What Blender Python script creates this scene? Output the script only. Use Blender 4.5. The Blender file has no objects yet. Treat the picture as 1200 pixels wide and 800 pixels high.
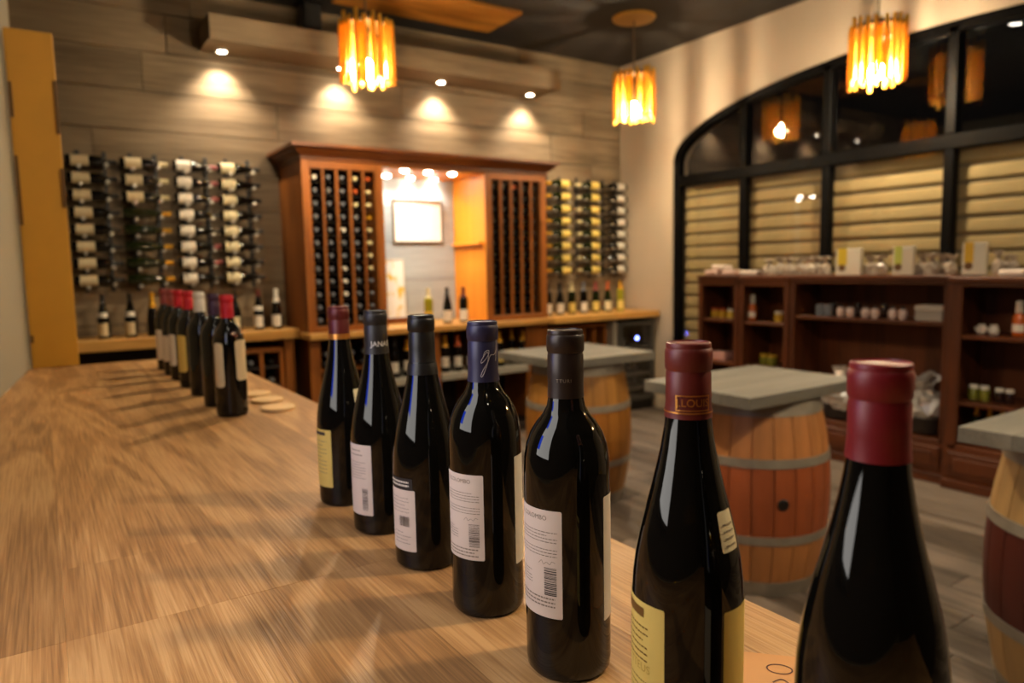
import bpy, bmesh, math, random
from mathutils import Vector, Matrix
random.seed(7)
PI = math.pi
scene = bpy.context.scene
COL = scene.collection

# ------------------------------------------------------------------ camera
VP1, VP2 = (48.0, 324.0), (1880.0, 289.0)          # vanishing points of the two horizontal room directions
FPX = math.sqrt(-((VP1[0]-600)*(VP2[0]-600) + (VP1[1]-400)*(VP2[1]-400)))
def _d(p): return Vector((p[0]-600, -(p[1]-400), -FPX))
_Y = _d(VP1).normalized(); _X = _d(VP2).normalized(); _Z = _X.cross(_Y).normalized(); _X = _Y.cross(_Z).normalized()
RW = Matrix((_X, _Y, _Z))
CAMP = Vector((0, 0, 1.455))
def ray(x, y): return RW @ _d((x, y))
def onz(x, y, z): r = ray(x, y); return CAMP + r*((z-CAMP.z)/r.z)
def ony(x, y, Y): r = ray(x, y); return CAMP + r*(Y/r.y)
def onx(x, y, X): r = ray(x, y); return CAMP + r*(X/r.x)
cam = bpy.data.cameras.new('camera'); camo = bpy.data.objects.new('camera', cam); COL.objects.link(camo)
M4 = RW.to_4x4(); M4.translation = CAMP; camo.matrix_world = M4
cam.sensor_width = 36; cam.lens = FPX*36/1200; cam.clip_start = 0.02
cam.dof.use_dof = True; cam.dof.focus_distance = 0.63; cam.dof.aperture_fstop = 5.4
scene.camera = camo

# ------------------------------------------------------------------ world and exposure
w = bpy.data.worlds.new('night'); scene.world = w; w.use_nodes = True
w.node_tree.nodes['Background'].inputs[0].default_value = (0.01, 0.009, 0.008, 1)
w.node_tree.nodes['Background'].inputs[1].default_value = 0.1
scene.view_settings.view_transform = 'Standard'; scene.view_settings.look = 'None'
scene.view_settings.gamma = 1.0; scene.view_settings.use_curve_mapping = False
scene.view_settings.exposure = 0.9
scene.cycles.caustics_reflective = False; scene.cycles.caustics_refractive = False
BULB = 600.0            # pendant bulb radiance
SPOTW = 44.0            # downlights in the timber pelmet
NICHEW = 8.0            # small lights in the cabinet niche
DOWNW = 17.0            # recessed ceiling downlights over the bar, plus those added over the room
WARM = (1.0, 0.80, 0.53)
SOFT = (1.0, 0.83, 0.62)

# ------------------------------------------------------------------ room sizes
CT = 1.10      # bar counter height
XR, YB, ZC = 5.2, 5.8, 3.51
ROOM_Y0, ROOM_X0 = -3.0, -1.3

# ------------------------------------------------------------------ helpers
def srgb(h):
    h = h.lstrip('#'); v = [int(h[i:i+2], 16)/255 for i in (0, 2, 4)]
    return tuple(c/12.92 if c <= .04045 else ((c+.055)/1.055)**2.4 for c in v) + (1,)
MATS = {}
def mat(name, col, rough=.5, metal=0., spec=.5, noise=0, nscale=20, bump=0, emit=None, estr=0, coat=0, trans=0, alpha=1, rnd=0, bscale=None):
    if name in MATS: return MATS[name]
    m = bpy.data.materials.new(name); m.use_nodes = True; nt = m.node_tree; b = nt.nodes['Principled BSDF']
    c = srgb(col) if isinstance(col, str) else tuple(col)+(1,)*(4-len(col))
    b.inputs['Base Color'].default_value = c; b.inputs['Roughness'].default_value = rough
    b.inputs['Metallic'].default_value = metal; b.inputs['Specular IOR Level'].default_value = spec
    b.inputs['Coat Weight'].default_value = coat; b.inputs['Transmission Weight'].default_value = trans
    b.inputs['Alpha'].default_value = alpha
    if emit: b.inputs['Emission Color'].default_value = srgb(emit) if isinstance(emit, str) else tuple(emit)+(1,); b.inputs['Emission Strength'].default_value = estr
    if noise or bump or rnd:
        tc = nt.nodes.new('ShaderNodeTexCoord'); n = nt.nodes.new('ShaderNodeTexNoise')
        n.inputs['Scale'].default_value = nscale; n.inputs['Detail'].default_value = 6
        nt.links.new(tc.outputs['Object'], n.inputs['Vector'])
        mx = nt.nodes.new('ShaderNodeMix'); mx.data_type = 'RGBA'; mx.blend_type = 'MULTIPLY'; mx.inputs[0].default_value = 1
        rp = nt.nodes.new('ShaderNodeValToRGB'); lo = 1-noise
        rp.color_ramp.elements[0].color = (lo, lo, lo, 1); rp.color_ramp.elements[0].position = .3
        rp.color_ramp.elements[1].color = (1, 1, 1, 1); rp.color_ramp.elements[1].position = .7
        nt.links.new(n.outputs[0], rp.inputs[0]); nt.links.new(rp.outputs[0], mx.inputs[7]); mx.inputs[6].default_value = c
        nt.links.new(mx.outputs[2], b.inputs['Base Color'])
        if bump:
            bp = nt.nodes.new('ShaderNodeBump'); bp.inputs['Strength'].default_value = bump; bp.inputs['Distance'].default_value = .01
            nt.links.new(n.outputs[0], bp.inputs['Height']); nt.links.new(bp.outputs[0], b.inputs['Normal'])
    MATS[name] = m; return m
def wood(name, c1, c2, axis='Y', scale=9, stretch=14, rough=.5, rnd=.25, bump=.12, ring=.0, spec=.35, shift=True, fine=.5, c3=None, finescale=14, soft=1.0, rings=26):
    """long-grained timber; axis is the grain direction in object space, each object gets its own tone"""
    if name in MATS: return MATS[name]
    m = bpy.data.materials.new(name); m.use_nodes = True; nt = m.node_tree; L = nt.links; b = nt.nodes['Principled BSDF']
    N = nt.nodes.new
    tc = N('ShaderNodeTexCoord'); oi = N('ShaderNodeObjectInfo')
    mp = N('ShaderNodeMapping'); s = [scale]*3; s['XYZ'.index(axis)] = scale/stretch; mp.inputs['Scale'].default_value = s
    L.new(tc.outputs['Object'], mp.inputs['Vector'])
    cm = N('ShaderNodeVectorMath'); cm.operation = 'MULTIPLY'; cm.inputs[1].default_value = (37, 53, 71)
    cx = N('ShaderNodeCombineXYZ')
    for i in range(3): L.new(oi.outputs['Random'], cx.inputs[i])
    L.new(cx.outputs[0], cm.inputs[0])
    if shift: L.new(cm.outputs[0], mp.inputs['Location'])
    n1 = N('ShaderNodeTexNoise'); n1.inputs['Scale'].default_value = 1.0; n1.inputs['Detail'].default_value = 5; n1.inputs['Distortion'].default_value = .6
    L.new(mp.outputs[0], n1.inputs['Vector'])
    # growth rings: fold the slow noise into bands
    mul = N('ShaderNodeMath'); mul.operation = 'MULTIPLY'; mul.inputs[1].default_value = rings
    sn = N('ShaderNodeMath'); sn.operation = 'SINE'
    L.new(n1.outputs[0], mul.inputs[0]); L.new(mul.outputs[0], sn.inputs[0])
    mp2 = N('ShaderNodeMapping'); s2 = [scale*finescale]*3; s2['XYZ'.index(axis)] = scale*.9; mp2.inputs['Scale'].default_value = s2
    L.new(tc.outputs['Object'], mp2.inputs['Vector'])
    n2 = N('ShaderNodeTexNoise'); n2.inputs['Scale'].default_value = 1.0; n2.inputs['Detail'].default_value = 3
    L.new(mp2.outputs[0], n2.inputs['Vector'])
    a1 = N('ShaderNodeMath'); a1.operation = 'MULTIPLY_ADD'; a1.inputs[1].default_value = ring; L.new(sn.outputs[0], a1.inputs[0])
    sf = N('ShaderNodeMath'); sf.operation = 'MULTIPLY_ADD'; sf.inputs[1].default_value = soft; sf.inputs[2].default_value = .5*(1-soft); L.new(n1.outputs[0], sf.inputs[0]); L.new(sf.outputs[0], a1.inputs[2])
    a2 = N('ShaderNodeMath'); a2.operation = 'MULTIPLY_ADD'; a2.inputs[1].default_value = fine
    sb = N('ShaderNodeMath'); sb.operation = 'SUBTRACT'; sb.inputs[1].default_value = .5; L.new(n2.outputs[0], sb.inputs[0])
    L.new(sb.outputs[0], a2.inputs[0]); L.new(a1.outputs[0], a2.inputs[2])
    rp = N('ShaderNodeValToRGB'); e = rp.color_ramp.elements
    e[0].position = .28; e[0].color = srgb(c1); e[1].position = .72; e[1].color = srgb(c2)
    if c3: x = e.new(.5); x.color = srgb(c3)
    L.new(a2.outputs[0], rp.inputs[0])
    hs = N('ShaderNodeHueSaturation'); mr = N('ShaderNodeMapRange'); mr.inputs['To Min'].default_value = 1-rnd; mr.inputs['To Max'].default_value = 1+rnd*.6
    L.new(oi.outputs['Random'], mr.inputs[0]); L.new(mr.outputs[0], hs.inputs['Value']); L.new(rp.outputs[0], hs.inputs['Color'])
    L.new(hs.outputs[0], b.inputs['Base Color'])
    b.inputs['Roughness'].default_value = rough; b.inputs['Specular IOR Level'].default_value = spec
    bp = N('ShaderNodeBump'); bp.inputs['Strength'].default_value = bump; bp.inputs['Distance'].default_value = .004
    L.new(a2.outputs[0], bp.inputs['Height']); L.new(bp.outputs[0], b.inputs['Normal'])
    MATS[name] = m; return m
def emis(name, col, strength):
    if name in MATS: return MATS[name]
    m = bpy.data.materials.new(name); m.use_nodes = True; nt = m.node_tree; nt.nodes.clear()
    o = nt.nodes.new('ShaderNodeOutputMaterial'); e = nt.nodes.new('ShaderNodeEmission')
    e.inputs[0].default_value = tuple(col)+(1,); e.inputs[1].default_value = strength; nt.links.new(e.outputs[0], o.inputs[0])
    MATS[name] = m; return m
def pane_mat(name, tint=(1, 1, 1)):
    if name in MATS: return MATS[name]
    m = bpy.data.materials.new(name); m.use_nodes = True; nt = m.node_tree; nt.nodes.clear()
    o = nt.nodes.new('ShaderNodeOutputMaterial'); t = nt.nodes.new('ShaderNodeBsdfTransparent'); g = nt.nodes.new('ShaderNodeBsdfGlossy')
    t.inputs[0].default_value = tuple(tint)+(1,); g.inputs['Roughness'].default_value = .01
    lw_ = nt.nodes.new('ShaderNodeLayerWeight'); lw_.inputs[0].default_value = .5      # Schlick term, the same from both sides of a pane
    pw_ = nt.nodes.new('ShaderNodeMath'); pw_.operation = 'POWER'; pw_.inputs[1].default_value = 5; nt.links.new(lw_.outputs['Facing'], pw_.inputs[0])
    f = nt.nodes.new('ShaderNodeMath'); f.operation = 'MULTIPLY_ADD'; f.inputs[1].default_value = .95; f.inputs[2].default_value = .05; nt.links.new(pw_.outputs[0], f.inputs[0])
    mx = nt.nodes.new('ShaderNodeMixShader'); nt.links.new(f.outputs[0], mx.inputs[0]); nt.links.new(t.outputs[0], mx.inputs[1]); nt.links.new(g.outputs[0], mx.inputs[2])
    nt.links.new(mx.outputs[0], o.inputs[0]); MATS[name] = m; return m

class MB:
    def __init__(s): s.v = []; s.f = []
    def add(s, vs, fs):
        k = len(s.v); s.v += [tuple(p) for p in vs]; s.f += [tuple(i+k for i in f) for f in fs]; return s
    def box(s, x0, x1, y0, y1, z0, z1, c=0.0):
        if x0 > x1: x0, x1 = x1, x0
        if y0 > y1: y0, y1 = y1, y0
        if z0 > z1: z0, z1 = z1, z0
        if c <= 0:
            return s.add([(x0,y0,z0),(x1,y0,z0),(x1,y1,z0),(x0,y1,z0),(x0,y0,z1),(x1,y0,z1),(x1,y1,z1),(x0,y1,z1)],
                         [(0,3,2,1),(4,5,6,7),(0,1,5,4),(1,2,6,5),(2,3,7,6),(3,0,4,7)])
        bm = bmesh.new(); bmesh.ops.create_cube(bm, size=1)
        for v in bm.verts: v.co = Vector(((x0+x1)/2+v.co.x*(x1-x0), (y0+y1)/2+v.co.y*(y1-y0), (z0+z1)/2+v.co.z*(z1-z0)))
        bmesh.ops.bevel(bm, geom=bm.edges[:], offset=c, segments=1, affect='EDGES')
        bm.verts.index_update(); s.add([v.co.copy() for v in bm.verts], [[v.index for v in f.verts] for f in bm.faces]); bm.free(); return s
    def lathe(s, prof, seg=24, c=(0, 0, 0), a0=0, a1=2*PI):
        full = abs(a1-a0-2*PI) < 1e-6; n = seg if full else seg+1
        k = len(s.v)
        for r, z in prof:
            for i in range(n):
                a = a0+(a1-a0)*i/seg; s.v.append((c[0]+r*math.cos(a), c[1]+r*math.sin(a), c[2]+z))
        for j in range(len(prof)-1):
            for i in range(seg):
                i2 = (i+1) % n
                s.f.append((k+j*n+i, k+j*n+i2, k+(j+1)*n+i2, k+(j+1)*n+i))
        return s
    def tube(s, p0, p1, r, seg=8):
        p0, p1 = Vector(p0), Vector(p1); d = (p1-p0).normalized()
        u = d.orthogonal().normalized(); w_ = d.cross(u); k = len(s.v)
        for p in (p0, p1):
            for i in range(seg): a = 2*PI*i/seg; s.v.append(tuple(p+u*math.cos(a)*r+w_*math.sin(a)*r))
        for i in range(seg): j = (i+1) % seg; s.f.append((k+i, k+j, k+seg+j, k+seg+i))
        s.f.append(tuple(k+i for i in reversed(range(seg)))); s.f.append(tuple(k+seg+i for i in range(seg))); return s
    def mesh(s, name, m, smooth=False):
        me = bpy.data.meshes.new(name); me.from_pydata(s.v, [], s.f); me.update()
        if m: me.materials.append(m)
        if smooth:
            me.polygons.foreach_set('use_smooth', [True]*len(me.polygons)); sharpen(me)
        return me
    def build(s, name, m, parent=None, smooth=False): return put(name, s.mesh(name, m, smooth), parent)
def sharpen(me, ang=35):
    try: me.set_sharp_from_angle(angle=math.radians(ang))
    except Exception: pass
def put(name, me, parent=None, loc=None, rot=None):
    o = bpy.data.objects.new(name, me); COL.objects.link(o)
    if parent: o.parent = parent
    if loc is not None: o.location = loc
    if rot is not None: o.rotation_euler = rot
    return o
def tag(o, label, cat, group=None):
    o['label'] = label; o['category'] = cat
    if group: o['group'] = group
    return o
def thing(name, label, cat, loc=(0, 0, 0), rz=0, group=None, rot=None):
    o = bpy.data.objects.new(name, None); COL.objects.link(o); o.empty_display_size = .1
    o.location = loc; o.rotation_euler = rot if rot else (0, 0, rz); return tag(o, label, cat, group)
def struct(name, me=None, parent=None):
    o = bpy.data.objects.new(name, me); COL.objects.link(o)
    if parent: o.parent = parent
    else: o['kind'] = 'structure'
    return o

# ------------------------------------------------------------------ materials
m_oak = wood('counter oak', '#8c643c', '#c49863', 'Y', scale=8, stretch=8, rough=.42, rnd=.16, bump=.3, ring=.12, fine=.85, c3='#ac7f4e', finescale=40, soft=.55, rings=34)
m_edge = mat('counter edge oak', '#a67a48', .5)
m_floor = wood('grey floor board', '#4f4338', '#85776a', 'Y', scale=7, stretch=16, rough=.5, rnd=.28, bump=.2, ring=.08, fine=.6)
m_floorb = mat('floor joint', '#241c16', .8)
m_wallb = wood('grey timber cladding', '#62523c', '#877359', 'X', scale=5, stretch=12, rough=.7, rnd=.07, bump=.15, ring=.05, fine=.5)
m_wallbase = mat('dark joint behind cladding', '#2a241d', .9)
m_plaster = mat('sand plaster', '#bcaa92', .75, noise=.10, nscale=2.2, bump=.06)
m_grey = mat('grey painted wall', '#8d8470', .8, noise=.06, nscale=3)
m_rear = mat('dark unseen wall', '#2e261f', .8)
m_ceil = mat('dark ceiling', '#211a14', .7, noise=.3, nscale=3)
m_ceilbeam = mat('ceiling beam', '#1c1511', .7)
m_yellow = mat('mustard paint', '#b8841c', .55, noise=.1, nscale=8)
m_black = mat('black metal', '#0d0b0a', .45)
m_blk_paint = mat('black window paint', '#050404', .5, spec=.08)
m_cab = wood('cherry cabinet wood', '#68380c', '#975822', 'Z', scale=8, stretch=10, rough=.4, rnd=.12, bump=.08, ring=.03, fine=.3)
m_cabx = wood('cherry cabinet wood crosswise', '#68380c', '#975822', 'X', scale=8, stretch=10, rough=.4, rnd=.12, bump=.08, ring=.03, fine=.3)
m_crown = wood('dark cherry crown', '#54290f', '#744018', 'X', scale=8, stretch=10, rough=.35, rnd=.05, bump=.06, fine=.3)
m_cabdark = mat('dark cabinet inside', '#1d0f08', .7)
m_honey = wood('honey wood panel', '#c87414', '#e09028', 'Z', scale=6, stretch=12, rough=.4, rnd=.05, bump=.05, fine=.3)
m_top = wood('oak worktop', '#a06e30', '#cc9a52', 'X', scale=7, stretch=10, rough=.4, rnd=.06, bump=.08, ring=.04, fine=.4)
m_shelfw = wood('walnut shelf wood', '#3e1d0c', '#67361a', 'Z', scale=8, stretch=10, rough=.45, rnd=.12, bump=.08, ring=.03, fine=.3)
m_shelfy = wood('walnut shelf wood lengthwise', '#3e1d0c', '#67361a', 'Y', scale=8, stretch=10, rough=.45, rnd=.12, bump=.08, ring=.03, fine=.3)
m_slate = wood('grey table board', '#625f57', '#827d72', 'X', scale=7, stretch=10, rough=.55, rnd=.05, bump=.1, fine=.4)
m_greyshelf = mat('grey stone shelf', '#8a8478', .6)
m_glass = mat('dark bottle glass', (.003, .0026, .002), .03, spec=.42)
m_glassg = mat('green bottle glass', '#161c06', .05)
m_white_wine = mat('pale straw wine glass', '#8c8420', .06)
m_clear = mat('clear jar glass', '#8d8a80', .08)
CAP = {k: mat('capsule '+k, c, r, metal=mt) for k, c, r, mt in (
    ('maroon', '#5e1f1a', .42, .25), ('black', '#17130f', .38, .2), ('charcoal', '#231e1a', .45, .1), ('navy', '#2b2740', .4, .25), ('brown', '#2e221b', .35, .3),
    ('brick', '#66211a', .42, .08), ('crimson', '#74121a', .42, .05), ('red', '#b81423', .4, .15), ('white', '#d9d0c0', .45, 0), ('plum', '#3c2138', .4, .2),
    ('rose', '#8a3a36', .45, .1), ('gold', '#c8921c', .35, .5), ('steel', '#6a6b72', .4, .2), ('orange', '#b4501c', .4, .2), ('ivory', '#c9bb8c', .45, 0))}
LAB = {k: mat('paper '+k, c, .7) for k, c in (('cream', '#d8c9a0'), ('white', '#ddd2c0'), ('blush', '#d6c4b4'), ('yellow', '#d9bd62'), ('pale', '#c7b48e'), ('gold', '#cfa63a'), ('offwhite', '#cfc6b6'), ('dark', '#221a14'))}
m_ink = mat('printing ink', '#3a2f28', .7)
m_inkp = mat('faded printing ink', '#7f7060', .7)
m_goldp = mat('gold foil print', '#d08a3c', .3, metal=.7)
m_silverp = mat('silver print', '#c9c0bc', .35, metal=.3)
m_shade = mat('linen window shade', '#9f8a5c', .8, noise=.12, nscale=6)
m_hoop = mat('galvanised hoop', '#989082', .45, metal=.25, noise=.25, nscale=14)
m_cello = mat('crinkled cellophane', '#d0c8c0', .18, metal=.55)
m_amber = None

def translucent(name, col, fac=.45, rough=.35):
    m = bpy.data.materials.new(name); m.use_nodes = True; nt = m.node_tree; b = nt.nodes['Principled BSDF']; o = nt.nodes['Material Output']
    b.inputs['Base Color'].default_value = srgb(col); b.inputs['Roughness'].default_value = rough
    t = nt.nodes.new('ShaderNodeBsdfTranslucent'); t.inputs[0].default_value = srgb(col)
    mx = nt.nodes.new('ShaderNodeMixShader'); mx.inputs[0].default_value = fac
    nt.links.new(b.outputs[0], mx.inputs[1]); nt.links.new(t.outputs[0], mx.inputs[2]); nt.links.new(mx.outputs[0], o.inputs[0]); return m
m_amber = translucent('amber glass rod', '#e6b444', .30, .22)
m_bag = translucent('milky cellophane bag', '#b9ab9a', .3, .18)

ORD = ['topmost', 'second', 'third', 'fourth', 'fifth', 'sixth', 'seventh', 'lowest']
ORD12 = ['top', 'second', 'third', 'fourth', 'fifth', 'sixth', 'seventh', 'eighth', 'ninth', 'tenth', 'eleventh', 'bottom']
# ================================================================== STRUCTURE
# floor boards run along the room
fl = struct('floor', MB().box(ROOM_X0, XR+.2, ROOM_Y0, YB, -.06, -.012).mesh('floor', m_floorb))
bw = .19; x = .45; k = 0
while x < XR+.1:
    y = -1.0 - random.random()*1.3
    while y < YB:
        ln = random.uniform(1.3, 2.1); y1 = min(y+ln, YB)
        if y1 > -.8: MB().box(x, x+bw-.004, max(y, -1.0), y1-.004, -.02, random.uniform(-.0015, .0), .0015).build('floor_board', m_floor, fl)
        y += ln
    x += bw
MB().box(ROOM_X0, XR+.2, ROOM_Y0, -1.0, -.02, -.001).build('floor_sheet', m_floor, fl)
MB().box(ROOM_X0, .45, -1.0, YB, -.02, -.001).build('floor_sheet', m_floor, fl)
# ceiling with shallow beams
ce = struct('ceiling', MB().box(ROOM_X0, XR+.2, ROOM_Y0, YB+.1, ZC, ZC+.1).mesh('ceiling', m_ceil))
# back wall clad in wide boards
wb = struct('wall_back', MB().box(ROOM_X0, XR+.2, YB, YB+.1, 0, ZC+.05).mesh('wall_back', m_wallbase))
z = 0.0; r = 0
while z < ZC-.01:
    h = .275; z1 = min(z+h, ZC+.02); x = -1.3 + (r*0.83) % 1.1 - .6
    while x < XR:
        ln = 2.0+((r*7) % 5)*.22; xa, xb = max(x, ROOM_X0), min(x+ln, XR)
        if xb > xa+.02: MB().box(xa+.002, xb-.002, YB-.02-random.random()*.002, YB+.01, z+.003, z1-.003, .0025).build('wall_board', m_wallb, wb)
        x += ln
    z += h; r += 1
# right wall with the wide flat arch
AY, AA, AB, AZ = 2.6, 2.44, .61, 2.43; YS0, YS1 = AY-AA, AY+AA; SILL = .45
def arch_z(y, a=AA, b=AB): t = max(0, 1-((y-AY)/a)**2); return AZ+b*math.sqrt(t)
mb = MB(); mb.box(XR, XR+.22, YS1, YB+.1, 0, ZC+.05); mb.box(XR, XR+.22, ROOM_Y0, YS0, 0, ZC+.05); mb.box(XR, XR+.22, YS0, YS1, 0, SILL)
NA = 60; ys = [AY-AA*math.cos(PI*i/NA) for i in range(NA+1)]
vs = []; fs = []
for y in ys: za = arch_z(y); vs += [(XR, y, za), (XR, y, ZC+.05), (XR+.22, y, za), (XR+.22, y, ZC+.05)]
for i in range(NA):
    a, b = 4*i, 4*i+4; fs += [(a, a+1, b+1, b), (a+2, b+2, b+3, a+3), (a, b, b+2, a+2), (a+1, a+3, b+3, b+1)]
mb.add(vs, fs); wr = struct('wall_right', mb.mesh('wall_right', m_plaster))
# left wall stands a little askew beside the bar and ends behind the yellow board
def lw(y): return -.062+.0917*(y-3.3)
mb = MB(); y0, y1 = ROOM_Y0, 3.62
mb.add([(lw(y0), y0, 0), (lw(y1), y1, 0), (lw(y1)-.14, y1, 0), (lw(y0)-.14, y0, 0), (lw(y0), y0, ZC+.05), (lw(y1), y1, ZC+.05), (lw(y1)-.14, y1, ZC+.05), (lw(y0)-.14, y0, ZC+.05)],
       [(0,3,2,1),(4,5,6,7),(0,1,5,4),(1,2,6,5),(2,3,7,6),(3,0,4,7)])
wl = struct('wall_left', mb.mesh('wall_left', m_grey))
mb = MB(); ya_, yb_ = ROOM_Y0, 1.55; g_ = .012
mb.add([(lw(ya_), ya_, CT+.02), (lw(yb_), yb_, CT+.02), (lw(yb_)+g_, yb_, CT+.02), (lw(ya_)+g_, ya_, CT+.02), (lw(ya_), ya_, ZC), (lw(yb_), yb_, ZC), (lw(yb_)+g_, yb_, ZC), (lw(ya_)+g_, ya_, ZC)],
       [(0,1,2,3),(4,7,6,5),(0,4,5,1),(1,5,6,2),(2,6,7,3),(3,7,4,0)])
mb.build('unseen_dark_sheet', m_rear, wl)  # unseen dark sheet, added so the bottles mirror less of the grey wall
we = struct('wall_side', MB().box(ROOM_X0-.1, ROOM_X0, ROOM_Y0, YB+.1, 0, ZC+.05).mesh('wall_side', m_grey))
wq = struct('wall_rear', MB().box(ROOM_X0, XR+.2, ROOM_Y0-.1, ROOM_Y0, 0, ZC+.05).mesh('wall_rear', m_rear))
tb = struct('baseboard_right', MB().box(XR-.018, XR, YS1-.02, YB-.6, 0, .12, .004).mesh('baseboard_right', m_plaster))

# arched window
win = struct('window_1', None)
FX0, FX1 = XR+.02, XR+.10; GX = XR+.07
MUL = [4.22, 3.42, 2.50, 1.60, .80]; TZ0, TZ1 = 2.20, 2.30
def fbox(y0, y1, z0, z1, n): MB().box(FX0, FX1, y0, y1, z0, z1, .006).build(n, m_blk_paint, win)
fbox(YS1-.07, YS1, SILL, AZ+.12, 'jamb'); fbox(YS0, YS0+.07, SILL, AZ+.12, 'jamb'); fbox(YS0, YS1, SILL, SILL+.07, 'bottom_rail')
fbox(YS0+.07, YS1-.07, TZ0, TZ1, 'transom')
for y in MUL: fbox(y-.035, y+.035, SILL+.07, TZ0, 'mullion'); fbox(y-.035, y+.035, TZ1, arch_z(y)-.03, 'mullion')
mb = MB(); vs = []; fs = []
for i in range(NA+1):
    t = PI*i/NA; c, s_ = -math.cos(t), math.sin(t)
    for xx in (FX0, FX1):
        vs += [(xx, AY+AA*c, AZ+AB*s_), (xx, AY+(AA-.07)*c, AZ+(AB-.07)*s_)]
for i in range(NA):
    a, b = 4*i, 4*i+4; fs += [(a, b, b+1, a+1), (a+2, a+3, b+3, b+2), (a+1, b+1, b+3, a+3), (a, a+2, b+2, b)]
mb.add(vs, fs).build('arch_frame', m_blk_paint, win)
m_pane = pane_mat('window glass'); EDG = [YS1-.07]+MUL+[YS0+.07]
for a, b in zip(EDG[:-1], EDG[1:]):
    MB().box(GX-.003, GX+.003, b+.03, a-.03, SILL+.05, TZ0+.01).build('pane', m_pane, win)
    mb = MB(); n = 10; vs = []; fs = []
    for i in range(n+1):
        y = b+.03+(a-b-.06)*i/n; za = max(TZ1+.01, arch_z(y, AA-.05, AB-.05))
        vs += [(GX-.003, y, TZ1-.01), (GX-.003, y, za), (GX+.003, y, TZ1-.01), (GX+.003, y, za)]
    for i in range(n): p, q = 4*i, 4*i+4; fs += [(p, p+1, q+1, q), (p+2, q+2, q+3, p+3)]
    mb.add(vs, fs).build('pane', m_pane, win)
# pleated linen shades behind the glass, one for each bay
bayn = ['beside the bare plaster pier', 'above the two framed cupboards', 'behind the boxes over the wide shelf', 'above the walnut shelf with lidded jars', 'past the walnut shelf unit', 'at the far side of the arch']
for i, (a, b) in enumerate(zip(EDG[:-1], EDG[1:])):
    t = thing('window_shade', 'beige pleated linen shade '+bayn[i], 'window shade', (XR+.125, (a+b)/2, TZ0), group='shades in the arched window')
    wd = a-b-.012
    MB().box(-.02, .03, -wd/2, wd/2, -.01, .05).build('head_rail', m_shade, t)
    pit = .118; n = int((TZ0-SILL)/pit); P = []
    mb = MB()
    for q, (dx, dz) in enumerate(((.010, 0), (-.004, -.008), (-.010, -.045), (-.008, -.082), (.0, -.090), (.010, -.094))):
        mb.v += [(dx, -wd/2, dz), (dx, wd/2, dz)]
        if q: mb.f.append((2*q-2, 2*q-1, 2*q+1, 2*q))
    me = mb.mesh('slat', m_shade, True)
    for k in range(n): put('slat', me, t, (0, 0, -k*pit))
    MB().box(.012, .015, -wd/2, wd/2, -n*pit, 0).build('backing_cloth', mat('grey shade backing', '#75684e', .8), t)

# ================================================================== BAR COUNTER
t = thing('bar_counter', 'long bar counter topped with brown oak planks beside the grey wall', 'counter', (.2, 1.2, 0))
off = Vector((-.2, -1.2, 0))
seams = [-.30, -.155, -.005, .148, .30, .45, .60]
def ctr_box(x0, x1, y0, y1, z0, z1, n, m, c=0): 
    o = MB().box(x0-.2, x1-.2, y0-1.2, y1-1.2, z0, z1, c).build(n, m, t); return o
YE = 3.32
cuts = [[.797], [.797, 2.2], [.797, 1.0, 2.55], [.797, 1.75], [.797, 2.35], [.797, 1.5]]
def plank(x0, x1, y0, y1):
    z0, z1 = CT-.032, CT-random.random()*.0003
    pts = []                                   # the side by the wall follows the askew wall
    for y in (y0, y1): pts.append((max(x0, lw(y)-.001), y))
    yc = 3.3+(x0+.061)/.0917
    if y0 < yc < y1: pts.insert(1, (x0, yc))
    poly = [(x1, y0), (x1, y1)]+list(reversed(pts))
    poly = [(a-.2, b-1.2) for a, b in poly if True]; n = len(poly)
    MB().add([(a, b, z0) for a, b in poly]+[(a, b, z1) for a, b in poly], [tuple(reversed(range(n))), tuple(range(n, 2*n))]+[(i, (i+1) % n, n+(i+1) % n, n+i) for i in range(n)]).build('plank', m_oak, t)
seams = [-.45]+seams; cuts = [[.797]]+cuts
for i in range(7):
    es = [-1.6]+cuts[i]+[YE]
    for a, b in zip(es[:-1], es[1:]):
        if lw(a) >= seams[i+1]-.01: continue
        if lw(b) > seams[i+1]-.006: b = 3.3+(seams[i+1]-.006+.062)/.0917
        plank(seams[i]+.0001, seams[i+1]-.0001, a+.0001, b-.0001)
ctr_box(-.05, .595, -1.6, YE-.005, CT-.05, CT-.0325, 'sub_top', m_edge)
ctr_box(.42, .50, -1.55, YE-.05, .02, CT-.05, 'front_panel', m_cab)
ctr_box(-.05, .50, -1.55, -1.50, .02, CT-.05, 'side_panel', m_cab); ctr_box(-.02, .50, YE-.1, YE-.05, .02, CT-.05, 'side_panel', m_cab)

# yellow board at the end of the bar
t = thing('yellow_board', 'tall mustard yellow painted board standing at the end of the bar', 'board', (.025, 3.31, CT))
MB().box(-.078, .078, 0, .03, 0, 1.275, .003).build('panel', m_yellow, t)
for (zz, sx, h) in ((.95, -1, .13), (.90, 1, .20), (.55, -1, .26), (.62, 1, .15), (.10, -1, .03)):
    MB().box(sx*.078-(.012 if sx > 0 else -.001), sx*.078+(.0 if sx > 0 else .013), -.004, .002, zz, zz+h, .001).build('hinge_plate', mat('dark brass', '#5a3d12', .5, metal=.3), t)

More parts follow.
